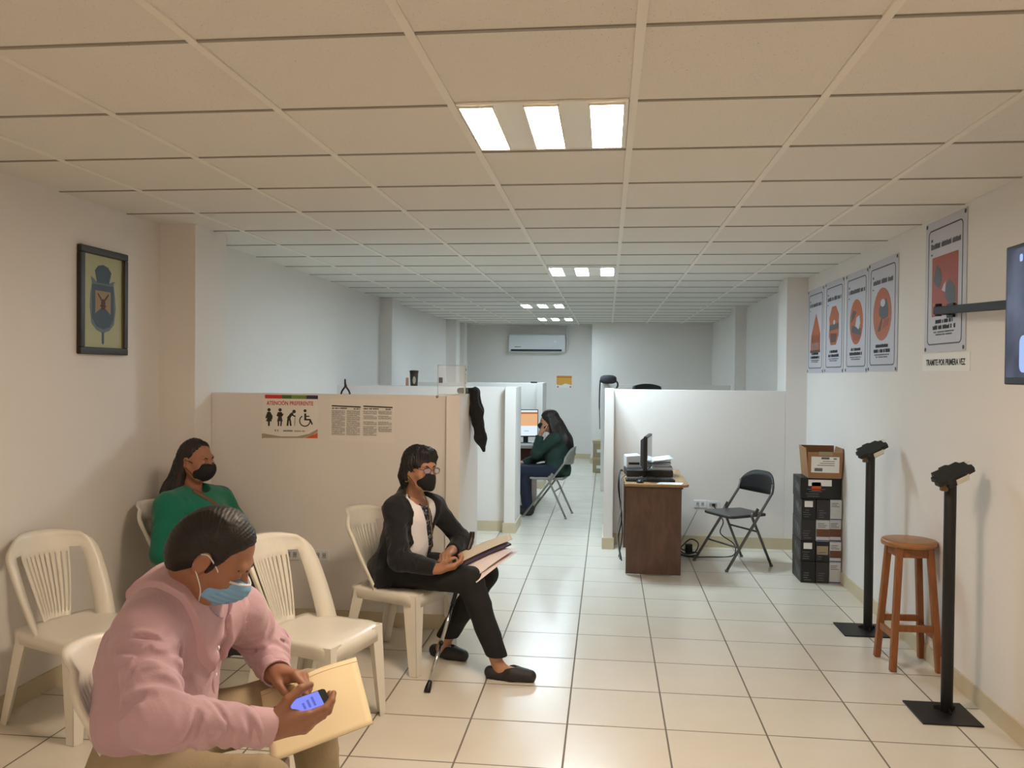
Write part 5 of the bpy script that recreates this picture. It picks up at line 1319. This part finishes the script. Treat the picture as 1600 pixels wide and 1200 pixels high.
# ================= woman in black cardigan =================
def woman_cardigan():
    base = np.array([-1.14, 4.65, 0.]); t = thing('person', 'person in black cardigan and white blouse, glasses and black mask, holding papers', 'person', tuple(base))
    F = unit([.945, -.325, 0]); Rr = unit([-.325, -.945, 0]); Z = np.array([0, 0, 1.]); X = np.stack([Rr, F, Z])
    rsh, lsh = V3(-1.145, 4.505, .868), V3(-.985, 4.79, .850)
    rel, rwr = V3(-1.10, 4.42, .615), V3(-.875, 4.385, .585)
    lel, lwr = V3(-.83, 4.86, .640), V3(-.865, 4.70, .615)
    rhip, lhip, rkn, lkn, rank, lank = V3(-1.17, 4.58, .515), V3(-1.11, 4.76, .515), V3(-.715, 4.43, .520), V3(-.67, 4.69, .495), V3(-.565, 4.435, .085), V3(-.905, 4.72, .085)
    H = Head((-1.035, 4.615, 1.085), (.80, -.60, -.05), (0, 0, 1), 1.0, R(3)); nb = V3(-1.075, 4.65, .925)
    head = U([head_sdf(H, .98, .9), (s_cone(nb, H.w(0, -.022, -.065), .054, .048), .025)])
    trunk = U([s_ell((-1.15, 4.67, .54), (.15, .11, .10), X), s_ell((-1.12, 4.66, .68), (.13, .10, .15), X), s_ell((-1.10, 4.655, .81), (.14, .09, .13), X), (s_cone(rsh, lsh, .04, .04), .04), s_cone((-1.09, 4.65, .86), nb, .05, .05)]
              + lim([rsh, rel, rwr], [.04, .034, .024])+lim([lsh, lel, lwr], [.04, .034, .024])+lim([rhip, rkn, rank], [.06, .048, .034])+lim([lhip, lkn, lank], [.06, .048, .034]), .03)
    feet = U([U([s_cone(rank, V3(-.545, 4.43, .055), .034, .032), (s_cone(V3(-.55, 4.43, .05), V3(-.40, 4.412, .030), .030, .024), .02)]), U([s_cone(lank, V3(-.92, 4.72, .05), .034, .03), (s_cone(V3(-.92, 4.72, .05), V3(-.83, 4.69, .03), .030, .024), .02)])])
    hr, _ = hand_sdf(rwr, (.95, .12, .15), (-.02, .45, .80), True, [(25, 40, 30), (30, 42, 30), (34, 44, 32), (36, 44, 32)], None, .92)
    hl, _ = hand_sdf(lwr, (-.25, -.90, -.10), (.25, .05, -.95), False, [(45, 55, 35), (50, 60, 40), (52, 60, 40), (50, 60, 40)], None, .90)
    hr = U([hr, (s_cone(rel*.3+rwr*.7, rwr, .027, .023), .02)]); hl = U([hl, (s_cone(lel*.3+lwr*.7, lwr, .027, .023), .02)])
    sdf_obj('body', [(head, *bounds([nb, H.c], .16), .0040), (trunk, *bounds([rsh, lsh, rel, lel, rwr, lwr, rkn, lkn, rank, lank], .12), .011), (feet, *bounds([rank, lank, (-.4, 4.41, .03)], .08), .006), (hr, *bounds([rwr], .2), .0032), (hl, *bounds([lwr], .2), .0032)], M_SKIN_A, t, base)
    eyes(H, t, base, .8); brows(H, t, base, M_HAIR)
    # short dark hair with a side-swept fringe
    cap = U([H.ell((0, -.018, .042), (.087, .106, .094)), (H.ell((0, -.060, -.020), (.078, .060, .075)), .03), (H.ell((-.004, .050, .098), (.064, .042, .030)), .03), (H.cone((-.052, .062, .070), (-.066, .040, .030), .018, .012), .02),
             (H.cone((.074, .004, .045), (.082, -.022, -.055), .022, .013), .03), (H.cone((.082, -.022, -.055), (.094, -.036, -.080), .012, .004), .02), (H.cone((-.076, .010, .045), (-.080, -.028, -.055), .022, .015), .03),
             (H.cone((.055, -.06, -.05), (.060, -.055, -.105), .035, .016), .03), (H.cone((-.055, -.06, -.05), (-.060, -.055, -.100), .035, .016), .03), (H.cone((0, -.075, -.05), (0, -.075, -.105), .035, .02), .03)])
    cap = SUB(cap, H.ell((0, .105, -.030), (.060, .070, .083)), .012)
    wv = folds(15, 60, .006); st = strands(4, H.u, 40, .0018, H.c); cap = BUMP(cap, lambda p: wv(p)+st(p))
    sdf_obj('hair', [(cap, *bounds([H.c], .20), .0040)], M_HAIR, t, base)
    mk = U([H.ell((0, .045, -.052), (.062, .062, .062)), (H.cone((0, .116, -.030), (0, .108, -.088), .012, .016), .05)]); mk = INT(mk, H.box((0, .10, -.062), (.058, .085, .056), .02), .012)
    m_ = sdf_obj('face_mask', [(mk, *bounds([H.w(0, .08, -.05)], .13), .0038)], M_MASKK, t, base); straps(H, m_, base, M_MASKK, .04, ((-.02, .01), (-.085, -.03)), .0016)
    # glasses
    gb = MB()
    for sx in (-1, 1):
        pts = []
        for k in range(16):
            a = 2*PI*k/16; pts.append(Vector(H.w(sx*.033+.024*math.copysign(abs(math.cos(a))**.8, math.cos(a)), .109-.006*abs(math.cos(a)*.5+sx*.5), .004+.0165*math.copysign(abs(math.sin(a))**.8, math.sin(a)))-base))
        gb.tube(pts, .0019, 6, closed=True)
        gb.tube([Vector(H.w(sx*.057, .105, .009)-base), Vector(H.w(sx*.077, .04, .012)-base), Vector(H.w(sx*.082, -.01, .010)-base)], .0016, 6)
    gb.tube([Vector(H.w(-.009, .112, .008)-base), Vector(H.w(0, .115, .010)-base), Vector(H.w(.009, .112, .008)-base)], .0016, 6)
    gl = gb.build('glasses', mat('glasses_frame', (.16, .12, .16), .35), t, smooth=True)
    M_LENS = bpy.data.materials.get('glasses_lens')
    if not M_LENS:
        M_LENS = bpy.data.materials.new('glasses_lens'); M_LENS.use_nodes = True; bb = M_LENS.node_tree.nodes['Principled BSDF']; bb.inputs['Alpha'].default_value = .22; bb.inputs['Roughness'].default_value = .05; bb.inputs['Base Color'].default_value = (.55, .5, .7, 1)
    for sx in (-1, 1):
        P = [Vector(H.w(sx*.033+.023*math.cos(2*PI*k/16), .1085-.006*abs(math.cos(2*PI*k/16)*.5+sx*.5), .004+.016*math.sin(2*PI*k/16))-base) for k in range(16)]
        MB().add(P, [tuple(range(16))]).build('lens', M_LENS, gl, solid=.0012)
    for sx in (-1, 1):
        MB().tube([Vector(H.w(sx*.082, -.006, -.042)+V3(.009*math.cos(a), .009*math.sin(a)*.4, .014*math.sin(a)-.014)-base) for a in [2*PI*k/12 for k in range(12)]], .0018, 6, closed=True).build('earring', mat('gold', (.75, .62, .38), .3, metal=.8), t, smooth=True)
    # clothes
    f1 = folds(41, 30, .009); f2 = folds(44, 55, .004)
    core = U([s_ell((-1.15, 4.67, .545), (.165, .135, .10), X), (s_ell((-1.115, 4.655, .66), (.150, .132, .14), X), .05), (s_ell((-1.095, 4.65, .80), (.150, .118, .135), X), .06), (s_cone(rsh*.8+lsh*.2, lsh*.8+rsh*.2, .052, .052), .06), (s_cone((-1.085, 4.65, .86), (-1.075, 4.65, .915), .066, .058), .03)])
    bl = BUMP(core, lambda p: f2(p)*F32(1.3)); bl = SUB(bl, s_cone(nb+F*.035+V3(0, 0, -.02), H.w(0, .03, -.09), .062, .075), .006); bl = INT(bl, s_half((0, 0, .55), (0, 0, -1)))
    blouse = sdf_obj('blouse', [(bl, *bounds([(-1.1, 4.65, .58), (-1.1, 4.65, .95)], .22), .0065)], M_BLOUSE, t, base)
    # dark printed panel running down one side of the blouse front
    pc0, pc1 = V3(-1.0, 4.59, .93), V3(-.955, 4.69, .56); dd = unit(pc1-pc0); nF = unit(F-dd*(F@dd)); xs = np.cross(nF, dd)
    pan = INT(OFF(bl, .006), s_box((pc0+pc1)/2, (.032, .12, .21), np.stack([xs, nF, dd]), .004), .004)
    mp = bpy.data.materials.new('printed_panel'); mp.use_nodes = True; nt = mp.node_tree; bb = nt.nodes['Principled BSDF']; bb.inputs['Roughness'].default_value = .7
    tc = nt.nodes.new('ShaderNodeTexCoord'); v = nt.nodes.new('ShaderNodeTexVoronoi'); v.feature = 'DISTANCE_TO_EDGE'; v.inputs['Scale'].default_value = 55; nt.links.new(tc.outputs['Object'], v.inputs['Vector'])
    n3 = nt.nodes.new('ShaderNodeTexNoise'); n3.inputs['Scale'].default_value = 70; nt.links.new(tc.outputs['Object'], n3.inputs['Vector'])
    ml = nt.nodes.new('ShaderNodeMath'); ml.operation = 'MULTIPLY_ADD'; nt.links.new(v.outputs['Distance'], ml.inputs[0]); ml.inputs[1].default_value = -1.2; nt.links.new(n3.outputs['Fac'], ml.inputs[2])
    cr = nt.nodes.new('ShaderNodeValToRGB'); cr.color_ramp.elements[0].position = .46; cr.color_ramp.elements[0].color = (.008, .009, .016, 1); cr.color_ramp.elements[1].position = .56; cr.color_ramp.elements[1].color = (.40, .40, .46, 1)
    nt.links.new(ml.outputs[0], cr.inputs['Fac']); nt.links.new(cr.outputs['Color'], bb.inputs['Base Color'])
    sdf_obj('printed_panel', [(pan, *bounds([pc0, pc1], .12), .005)], mp, blouse, base)
    nk = MB().tube(smooth_path([Vector(q-base) for q in (H.w(.045, .075, -.095), V3(-.985, 4.60, .90), V3(-.965, 4.595, .80), V3(-.955, 4.60, .70))], 6), .0035, 7)
    nk.build('lanyard', mat('lanyard_gold', (.50, .42, .26), .5), t, smooth=True)
    cd = U([OFF(core, .016), (s_ell((-1.165, 4.67, .52), (.195, .165, .10), X), .06), (s_cone(rsh, lsh, .060, .058), .06), (s_cone((-1.105, 4.655, .905), rsh, .060, .058), .05), (s_cone((-1.09, 4.655, .905), lsh, .060, .056), .05), (s_cone((-1.105, 4.655, .87), (-1.10, 4.655, .945), .080, .064), .03)])
    cc = V3(-1.10, 4.655, .72)+.20*F+.004*Rr; cut = U([s_box(cc, (.105, .17, .30), X, .02), (s_cone((-1.015, 4.615, .80), (-1.02, 4.62, 1.0), .070, .085), .03)])
    cd = SUB(cd, cut, .012)
    sl = U(lim([rsh, rel, rwr], [.062, .060, .044]), .03); sl2 = U(lim([lsh, lel, lwr], [.060, .058, .044]), .03)
    sl = INT(sl, s_half(rwr*.94+rel*.06, rwr-rel)); sl2 = INT(sl2, s_half(lwr*.94+lel*.06, lwr-lel))
    cd = U([cd, (sl, .03), (sl2, .03)])
    cd = U([cd, (s_cone((-1.20, 4.55, .50), (-1.235, 4.50, .455), .05, .03), .04)])
    cz = creases(limb_creases(9, rsh, rel, .066, .06, 12, .008, .008, (0, 1), slant=.4, arc=90)+limb_creases(10, rel, rwr, .058, .046, 10, .007, .007, (0, .9), slant=.3, arc=100)); cd = BUMP(cd, lambda p: f1(p)+f2(p)+cz(p)); cd = INT(cd, s_half((0, 0, .444), (0, 0, -1)), .01)
    sdf_obj('cardigan', [(cd, *bounds([rsh, lsh, rel, lel, rwr, lwr, (-1.3, 4.67, .45), (-1.1, 4.65, .97)], .10), .0065)], M_CARDI, t, base)
    tr = U([s_ell((-1.15, 4.67, .535), (.165, .135, .095), X), (U(lim([rhip, rkn, rank+V3(0, 0, .03)], [.088, .074, .056]), .02), .05), (U(lim([lhip, lkn, lank+V3(.01, 0, .03)], [.088, .074, .058]), .02), .03)])
    tr = BUMP(tr, folds(47, 30, .008)); tr = INT(tr, s_half(rank+V3(0, 0, .035), (0, 0, -1)), .008)
    sdf_obj('trousers', [(tr, *bounds([rhip, lhip, rkn, lkn, rank, lank, (-1.3, 4.67, .5)], .11), .0065)], M_TROUB, t, base)
    for heel, toe in ((V3(-.600, 4.437, .032), V3(-.385, 4.410, .030)), (V3(-.965, 4.745, .032), V3(-.79, 4.680, .030))):
        dd = unit(toe-heel); mid = heel*.45+toe*.55
        s_ = U([s_cone(heel, mid, .034, .040), (s_cone(mid, toe, .040, .032), .02), (s_cone(mid+V3(0, 0, .012), toe-dd*.03, .036, .030), .02)])
        s_ = INT(s_, s_half((0, 0, .003), (0, 0, -1)), .006); s_ = SUB(s_, s_ell(heel*.62+toe*.38+V3(0, 0, .062), (.070, .030, .042), np.stack([dd, np.cross([0, 0, 1], dd), [0, 0, 1]])), .008)
        sh = sdf_obj('shoe', [(s_, *bounds([heel, toe], .07), .0045)], M_SHOE, t, base)
        sl_ = INT(INT(U([s_cone(heel, mid, .036, .042), (s_cone(mid, toe, .042, .034), .02)]), s_half((0, 0, .014), (0, 0, 1)), .003), s_half((0, 0, .001), (0, 0, -1)), .003)
        sdf_obj('sole', [(sl_, *bounds([heel, toe], .07), .005)], M_BLACK, sh, base)
woman_cardigan()
# cane
t = thing('cane', 'black and silver walking cane leaning between the woman in cardigan and her chair', 'cane', (-.892, 4.189, 0))
a, b_ = Vector((0, 0, 0)), Vector((.150, .430, .690)); q = lambda k: a.lerp(b_, k)
MB().tube([q(.001), q(.03), q(.06), q(.075)], [.017, .017, .013, .010], 14).build('rubber_tip', M_BLACK, t, smooth=True)
MB().tube([q(.07), q(.30)], .0105, 12).build('lower_shaft', M_CHROME, t, smooth=True)
MB().tube([q(.30), q(.315)], .0125, 12).build('height_collar', M_BLACK, t, smooth=True)
MB().tube([q(.315), q(.56)], .0095, 12).build('middle_shaft', M_CHROME, t, smooth=True)
MB().tube([q(.56), q(.97)], .0115, 12).build('upper_shaft', M_BLACKM, t, smooth=True)
MB().tube(smooth_path([q(.93), q(.985), q(1.0)+Vector((.004, .01, .02)), q(1.0)+Vector((.005, .015, .05))], 5), .0145, 12).build('handle', mat('cane_handle', (.15, .10, .08), .4), t, smooth=True)
# papers in her hand
def sheet(name, c4, bend, m, label, group=None, th=.0016):
    TL, TR, BR, BL = [np.asarray(x, float) for x in c4]; c = (TL+TR+BR+BL)/4; nn = unit(np.cross(TR-TL, BL-TL)); nn = nn if nn[2] > 0 else -nn; b = MB(); V = []; F_ = []; N = 10
    for i in range(N+1):
        for j in range(N+1):
            u, v = i/N, j/N; p = mixv(mixv(TL, TR, u), mixv(BL, BR, u), v)+nn*(bend*math.sin(PI*u)*.6+bend*u*u*v); V.append(tuple(p-c))
    for i in range(N):
        for j in range(N): F_.append((i*(N+1)+j, (i+1)*(N+1)+j, (i+1)*(N+1)+j+1, i*(N+1)+j+1))
    b.add(V, F_); o = b.build(name, m, None, smooth=True, solid=th); o.location = tuple(c); return tag(o, label, 'paper' if 'paper' in name else 'folder', group)
GP = 'papers held by the woman in cardigan'
sheet('paper_sheet', [(-.765, 4.48, .575), (-.545, 4.68, .630), (-.475, 4.58, .640), (-.668, 4.36, .525)], .012, mat('pinkish_paper', (.90, .85, .85), .7), 'lowest pale sheet of the papers held by the woman in cardigan', GP)
sheet('paper_sheet', [(-.770, 4.46, .583), (-.555, 4.67, .648), (-.492, 4.575, .652), (-.692, 4.375, .538)], .016, mat('pinkish_paper', (.90, .85, .85), .7), 'upper white sheet below the purple folder held by the woman in cardigan', GP)
sheet('folder', [(-.785, 4.50, .600), (-.560, 4.72, .672), (-.520, 4.66, .664), (-.755, 4.44, .592)], .008, mat('purple_folder', (.25, .17, .26), .5), 'narrow dark purple folder between the sheets held by the woman in cardigan', None, .010)
sheet('paper_sheet', [(-.785, 4.56, .640), (-.545, 4.80, .705), (-.520, 4.70, .680), (-.770, 4.47, .606)], .014, mat('cream_paper', (.80, .75, .66), .7), 'topmost cream sheet folded open over the purple folder', GP)

# ================= woman in green =================
def woman_green():
    base = np.array([-2.42, 4.72, 0.]); t = thing('person', 'person in green sweater with long dark hair and black mask by the pillar', 'person', tuple(base))
    F = unit([.995, -.06, 0]); Rr = unit([-.06, -.995, 0]); Z = np.array([0, 0, 1.]); X = np.stack([Rr, F, Z])
    rsh, lsh = V3(-2.455, 4.515, .845), V3(-2.36, 4.94, .825)
    rel, rwr, lel, lwr = V3(-2.44, 4.44, .60), V3(-2.17, 4.55, .57), V3(-2.25, 5.04, .60), V3(-2.08, 4.84, .57)
    rhip, lhip, rkn, lkn, rank, lank = V3(-2.43, 4.63, .50), V3(-2.43, 4.81, .50), V3(-2.02, 4.62, .50), V3(-2.02, 4.84, .49), V3(-2.12, 4.57, .085), V3(-2.10, 4.84, .085)
    H = Head((-2.395, 4.72, 1.090), (.955, -.28, -.06), (0, 0, 1), 1.02); nb = V3(-2.43, 4.725, .90)
    head = U([head_sdf(H, 1.08, 1.1), (s_cone(nb, H.w(0, -.022, -.06), .060, .055), .025)])
    trunk = U([s_ell((-2.45, 4.72, .53), (.15, .11, .10), X), s_ell((-2.44, 4.72, .68), (.14, .11, .15), X), s_ell((-2.43, 4.72, .80), (.14, .09, .12), X), (s_cone(rsh, lsh, .04, .04), .04), s_cone((-2.43, 4.72, .84), nb, .055, .055)]
              + lim([rsh, rel, rwr], [.045, .036, .025])+lim([lsh, lel, lwr], [.045, .036, .025])+lim([rhip, rkn, rank], [.06, .05, .04])+lim([lhip, lkn, lank], [.06, .05, .04]), .03)
    hr, _ = hand_sdf(rwr, (.80, .55, .0), (.0, .0, -1), True, [(20, 30, 20)]*4, None, .92); hl, _ = hand_sdf(lwr, (.80, -.55, .0), (.0, .0, -1), False, [(20, 30, 20)]*4, None, .92)
    sdf_obj('body', [(head, *bounds([nb, H.c], .16), .0042), (trunk, *bounds([rsh, lsh, rel, lel, rwr, lwr, rkn, lkn, rank, lank], .12), .012), (hr, *bounds([rwr], .2), .005), (hl, *bounds([lwr], .2), .005)], M_SKIN_G, t, base)
    eyes(H, t, base, .7); brows(H, t, base, M_HAIRB)
    cap = U([H.ell((0, -.018, .040), (.084, .104, .090)), (H.ell((0, -.060, -.03), (.078, .062, .085)), .03), (H.cone((0, -.085, -.05), (.01, -.125, -.22), .074, .090), .04), (H.cone((.01, -.125, -.22), (.05, -.150, -.42), .090, .055), .04),
             (H.cone((.068, -.025, -.01), (.080, -.070, -.16), .022, .040), .03), (H.cone((.085, -.080, -.16), (.135, -.130, -.36), .050, .028), .03), (H.cone((-.066, -.03, -.01), (-.075, -.08, -.17), .022, .032), .03)])
    cap = INT(cap, lambda p: np.minimum(H.half((0, .062, .098), (0, .86, -.50))(p), H.half((0, -.005, -.05), (0, .9, .3))(p)), .015)
    wv = folds(15, 42, .007, (1, 1, .5)); st = strands(6, H.u, 38, .0018, H.w(0, -.05, 0)); cap = BUMP(cap, lambda p: wv(p)+st(p))
    sdf_obj('hair', [(cap, *bounds([H.w(0, 0, .08), H.w(0, -.1, -.48), H.w(.1, -.1, -.3)], .13), .0048)], M_HAIRB, t, base)
    mk = INT(U([H.ell((0, .040, -.045), (.074, .070, .074)), (H.ell((0, .085, -.035), (.032, .045, .040)), .05)]), H.box((0, .09, -.058), (.066, .075, .052), .014), .01)
    m_ = sdf_obj('face_mask', [(mk, *bounds([H.w(0, .08, -.05)], .13), .0042)], M_MASKK, t, base); straps(H, m_, base, M_MASKK, .045, ((-.012, .012), (-.09, -.03)), .0018)
    sw = U([s_ell((-2.45, 4.72, .56), (.215, .185, .12), X), (s_ell((-2.435, 4.72, .67), (.215, .190, .14), X), .05), (s_ell((-2.41, 4.73, .79), (.215, .165, .12), X), .06), (s_cone(rsh, lsh, .078, .078), .07), (s_cone((-2.42, 4.725, .88), rsh, .085, .078), .05), (s_cone((-2.42, 4.725, .88), lsh, .085, .078), .05), (s_cone((-2.42, 4.72, .88), (-2.42, 4.725, .915), .085, .068), .03),
            (U(lim([rsh, rel, rwr], [.082, .072, .046]), .03), .03), (U(lim([lsh, lel, lwr], [.080, .070, .046]), .03), .03)])
    sw = SUB(sw, s_cone(nb+F*.025+V3(0, 0, -.01), H.w(0, .03, -.09), .066, .075), .01)
    cz = creases(limb_creases(7, rsh, rel, .085, .075, 12, .009, .010, (0, 1), slant=.4, arc=90)+limb_creases(8, (-2.42, 4.72, .60), (-2.41, 4.72, .86), .19, .19, 14, .009, .012, (0, 1), slant=.4, arc=50)); sw = BUMP(sw, cz)
    f1 = folds(61, 26, .010); sw = BUMP(sw, f1); sw = INT(sw, s_half((0, 0, .47), (0, 0, -1)), .01)
    sdf_obj('sweater', [(sw, *bounds([rsh, lsh, rel, lel, rwr, lwr, (-2.6, 4.72, .6)], .12), .0075)], M_GREEN, t, base)
    tr = U([s_ell((-2.44, 4.72, .53), (.185, .155, .10), X), (U(lim([rhip, rkn, rank], [.095, .085, .07]), .03), .05), (U(lim([lhip, lkn, lank], [.095, .085, .07]), .03), .05)])
    tr = INT(BUMP(tr, folds(63, 24, .008)), s_half((0, 0, .08), (0, 0, -1)), .01)
    sdf_obj('trousers', [(tr, *bounds([rhip, lhip, rkn, lkn, rank, lank, (-2.6, 4.72, .5)], .12), .009)], M_SKIRT_, t, base)
    p0, p1 = V3(-2.36, 4.63, .93), V3(-2.22, 4.90, .55); dd = unit(p1-p0); nF = unit(F-dd*(F@dd)); xs = np.cross(nF, dd)
    stp = INT(OFF(sw, .007), s_box((p0+p1)/2+F*.05, (.015, .16, .26), np.stack([xs, nF, dd]), .003), .003)
    sdf_obj('bag_strap', [(stp, *bounds([p0, p1], .14), .006)], mat('bag_strap_brown', (.42, .30, .22), .6), t, base)
    for an in (rank, lank):
        s_ = INT(U([s_cone(an+V3(-.05, 0, -.045), an+V3(.10, -.005, -.050), .040, .040), (s_cone(an, an+V3(0, 0, -.04), .045, .045), .03)]), s_half((0, 0, .002), (0, 0, -1)), .006)
        sh = sdf_obj('shoe', [(s_, *bounds([an, an+V3(.15, 0, -.06)], .1), .007)], M_SHOE, t, base)
        so = INT(U([s_cone(an+V3(-.05, 0, -.045), an+V3(.10, -.005, -.050), .044, .044)]), s_half((0, 0, .022), (0, 0, 1)), .004); so = INT(so, s_half((0, 0, .001), (0, 0, -1)), .004)
        sdf_obj('sole', [(so, *bounds([an, an+V3(.15, 0, -.06)], .1), .007)], M_WHITEP, sh, base)
woman_green()

# ================= woman at the far computer =================
def woman_far():
    base = np.array([-.62, 9.62, 0.]); t = thing('person', 'person with long dark hair and dark green jacket seated at the far computer', 'person', tuple(base))
    F = unit([-.99, .12, 0]); Rr = np.cross(F, [0, 0, 1]); X = np.stack([Rr, F, [0, 0, 1.]])
    rsh, lsh = V3(-.575, 9.80, .90), V3(-.58, 9.47, .89)
    lel, lwr = V3(-.785, 9.50, .715), V3(-.745, 9.565, .935)
    rel, rwr = V3(-.73, 9.86, .66), V3(-.93, 9.78, .58)
    lhip, rhip, lkn, rkn, lank, rank = V3(-.58, 9.54, .50), V3(-.57, 9.72, .50), V3(-.945, 9.54, .50), V3(-.95, 9.75, .50), V3(-.89, 9.55, .09), V3(-.90, 9.78, .09)
    H = Head((-.655, 9.63, 1.075), (-.985, -.08, -.15), (0, 0, 1), 1.0); nb = V3(-.60, 9.635, .92)
    head = U([head_sdf(H), (s_cone(nb, H.w(0, -.022, -.06), .05, .048), .025)])
    trunk = U([s_ell((-.56, 9.63, .54), (.14, .11, .10), X), s_ell((-.565, 9.63, .70), (.12, .10, .17), X), s_ell((-.58, 9.635, .83), (.13, .09, .12), X), (s_cone(rsh, lsh, .04, .04), .04), s_cone((-.59, 9.635, .86), nb, .05, .05)]
              + lim([rsh, rel, rwr], [.04, .034, .024])+lim([lsh, lel, lwr], [.04, .034, .024])+lim([rhip, rkn, rank], [.06, .048, .036])+lim([lhip, lkn, lank], [.06, .048, .036]), .03)
    hl, _ = hand_sdf(lwr, (.25, .15, .95), (.85, .3, -.2), False, [(45, 55, 30), (50, 60, 35), (52, 60, 35), (52, 60, 35)], None, .95); hr, _ = hand_sdf(rwr, (-.95, -.2, .0), (0, 0, -1), True, [(15, 25, 15)]*4, None, .95)
    sdf_obj('body', [(head, *bounds([nb, H.c], .16), .0055), (trunk, *bounds([rsh, lsh, rel, lel, rwr, lwr, rkn, lkn, rank, lank], .12), .013), (hl, *bounds([lwr], .2), .0045), (hr, *bounds([rwr], .2), .0055)], M_SKIN_A, t, base)
    eyes(H, t, base, .7); brows(H, t, base, M_HAIR)
    cap = U([H.ell((0, -.018, .042), (.085, .104, .092)), (H.ell((0, -.060, -.03), (.080, .062, .085)), .03), (H.cone((0, -.090, -.05), (0, -.150, -.25), .075, .085), .04), (H.cone((0, -.150, -.25), (0, -.21, -.40), .082, .04), .04),
             (H.cone((-.070, -.005, .0), (-.080, -.045, -.17), .024, .046), .03), (H.cone((-.080, -.045, -.17), (-.080, -.13, -.33), .046, .024), .03), (H.cone((.070, -.01, .0), (.075, -.06, -.2), .024, .034), .03)])
    cap = SUB(cap, H.ell((0, .105, -.02), (.066, .080, .095)), .012); st = strands(9, H.u, 34, .0022, H.c); cap = BUMP(cap, st)
    sdf_obj('hair', [(cap, *bounds([H.w(0, 0, .08), H.w(0, -.2, -.45)], .14), .0065)], M_HAIRB, t, base)
    mk = INT(U([H.ell((0, .040, -.045), (.070, .068, .072)), (H.ell((0, .085, -.035), (.032, .045, .040)), .05)]), H.box((0, .09, -.058), (.062, .075, .052), .014), .01)
    m_ = sdf_obj('face_mask', [(mk, *bounds([H.w(0, .08, -.05)], .13), .0055)], M_MASKK, t, base); straps(H, m_, base, M_MASKK, .045, ((-.012, .012), (-.09, -.03)), .002)
    jk = U([s_ell((-.55, 9.63, .55), (.175, .150, .14), X), (s_ell((-.56, 9.63, .70), (.165, .145, .17), X), .06), (s_ell((-.58, 9.635, .83), (.165, .125, .12), X), .06), (s_cone(rsh, lsh, .064, .064), .06), (s_cone((-.59, 9.635, .87), (-.60, 9.635, .92), .080, .062), .03),
            (U(lim([rsh, rel, rwr], [.072, .062, .046]), .03), .03), (INT(U(lim([lsh, lel, lwr], [.072, .062, .046]), .03), s_half(lwr-V3(0, 0, .03), lwr-lel)), .03), (s_cone((-.47, 9.56, .52), (-.46, 9.60, .47), .07, .05), .04)])
    jk = BUMP(jk, folds(71, 24, .010)); jk = SUB(jk, s_cone(nb+F*.02, H.w(0, .02, -.09), .054, .06), .01); jk = INT(jk, s_half((0, 0, .455), (0, 0, -1)), .01)
    sdf_obj('jacket', [(jk, *bounds([rsh, lsh, rel, lel, rwr, lwr, (-.40, 9.63, .5)], .12), .009)], M_DGREEN, t, base)
    cl = INT(SUB(s_cone((-.605, 9.635, .90), (-.625, 9.635, .955), .070, .060), s_cone((-.605, 9.635, .88), (-.63, 9.635, .97), .060, .052), .004), s_half((-.62, 9.635, .945), (-.3, 0, 1)), .004)
    sdf_obj('collar', [(cl, *bounds([(-.61, 9.635, .92)], .10), .006)], M_BLOUSE, t, base)
    tr = U([s_ell((-.56, 9.63, .535), (.165, .135, .09), X), (U(lim([rhip, rkn, rank], [.085, .074, .055]), .03), .05), (U(lim([lhip, lkn, lank], [.085, .074, .055]), .03), .05)])
    tr = INT(BUMP(tr, folds(73, 24, .008)), s_half((0, 0, .075), (0, 0, -1)), .01)
    sdf_obj('jeans', [(tr, *bounds([rhip, lhip, rkn, lkn, rank, lank], .12), .010)], M_JEAN, t, base)
    for an in (rank, lank):
        s_ = INT(U([s_cone(an+V3(.04, 0, -.045), an+V3(-.11, .01, -.052), .040, .038), (s_cone(an, an+V3(0, 0, -.04), .048, .045), .03)]), s_half((0, 0, .002), (0, 0, -1)), .006)
        sdf_obj('shoe', [(s_, *bounds([an, an+V3(-.15, 0, -.06)], .1), .009)], M_SHOE, t, base)
woman_far()

# ================= jacket hung over the partition end =================
base = np.array([-.93, 5.65, 1.1])
top = PT+.012
jk = U([s_cone((-.985, 5.62, top+.012), (-.885, 5.60, top+.010), .022, .026), (s_cone((-.885, 5.58, top-.01), (-.868, 5.56, 1.36), .030, .042), .03), (s_cone((-.868, 5.56, 1.36), (-.838, 5.60, 1.18), .042, .040), .03), (s_cone((-.838, 5.60, 1.18), (-.822, 5.63, 1.10), .038, .018), .03),
        (s_cone((-.885, 5.68, top-.01), (-.868, 5.70, 1.36), .030, .034), .04), (s_cone((-.868, 5.70, 1.36), (-.850, 5.70, 1.20), .034, .024), .03), (s_cone((-.99, 5.66, top+.012), (-.885, 5.70, top+.010), .020, .024), .03)])
jk = BUMP(jk, folds(81, 38, .010, (1, 1, .4)))
jk = SUB(jk, s_box((-.956, 5.575, PT/2-.0), (.0455, .376, PT/2+.006)), .003)
t = sdf_obj('hanging_jacket', [(jk, *bounds([(-1.0, 5.55, 1.55), (-.82, 5.72, 1.08)], .07), .006)], mat('jacket_black', (.085, .082, .088), .9, var=.15, bump=.2, bscale=120), None, base)
t.location = tuple(base); tag(t, 'black jacket hung over the end of the near left partition', 'jacket')
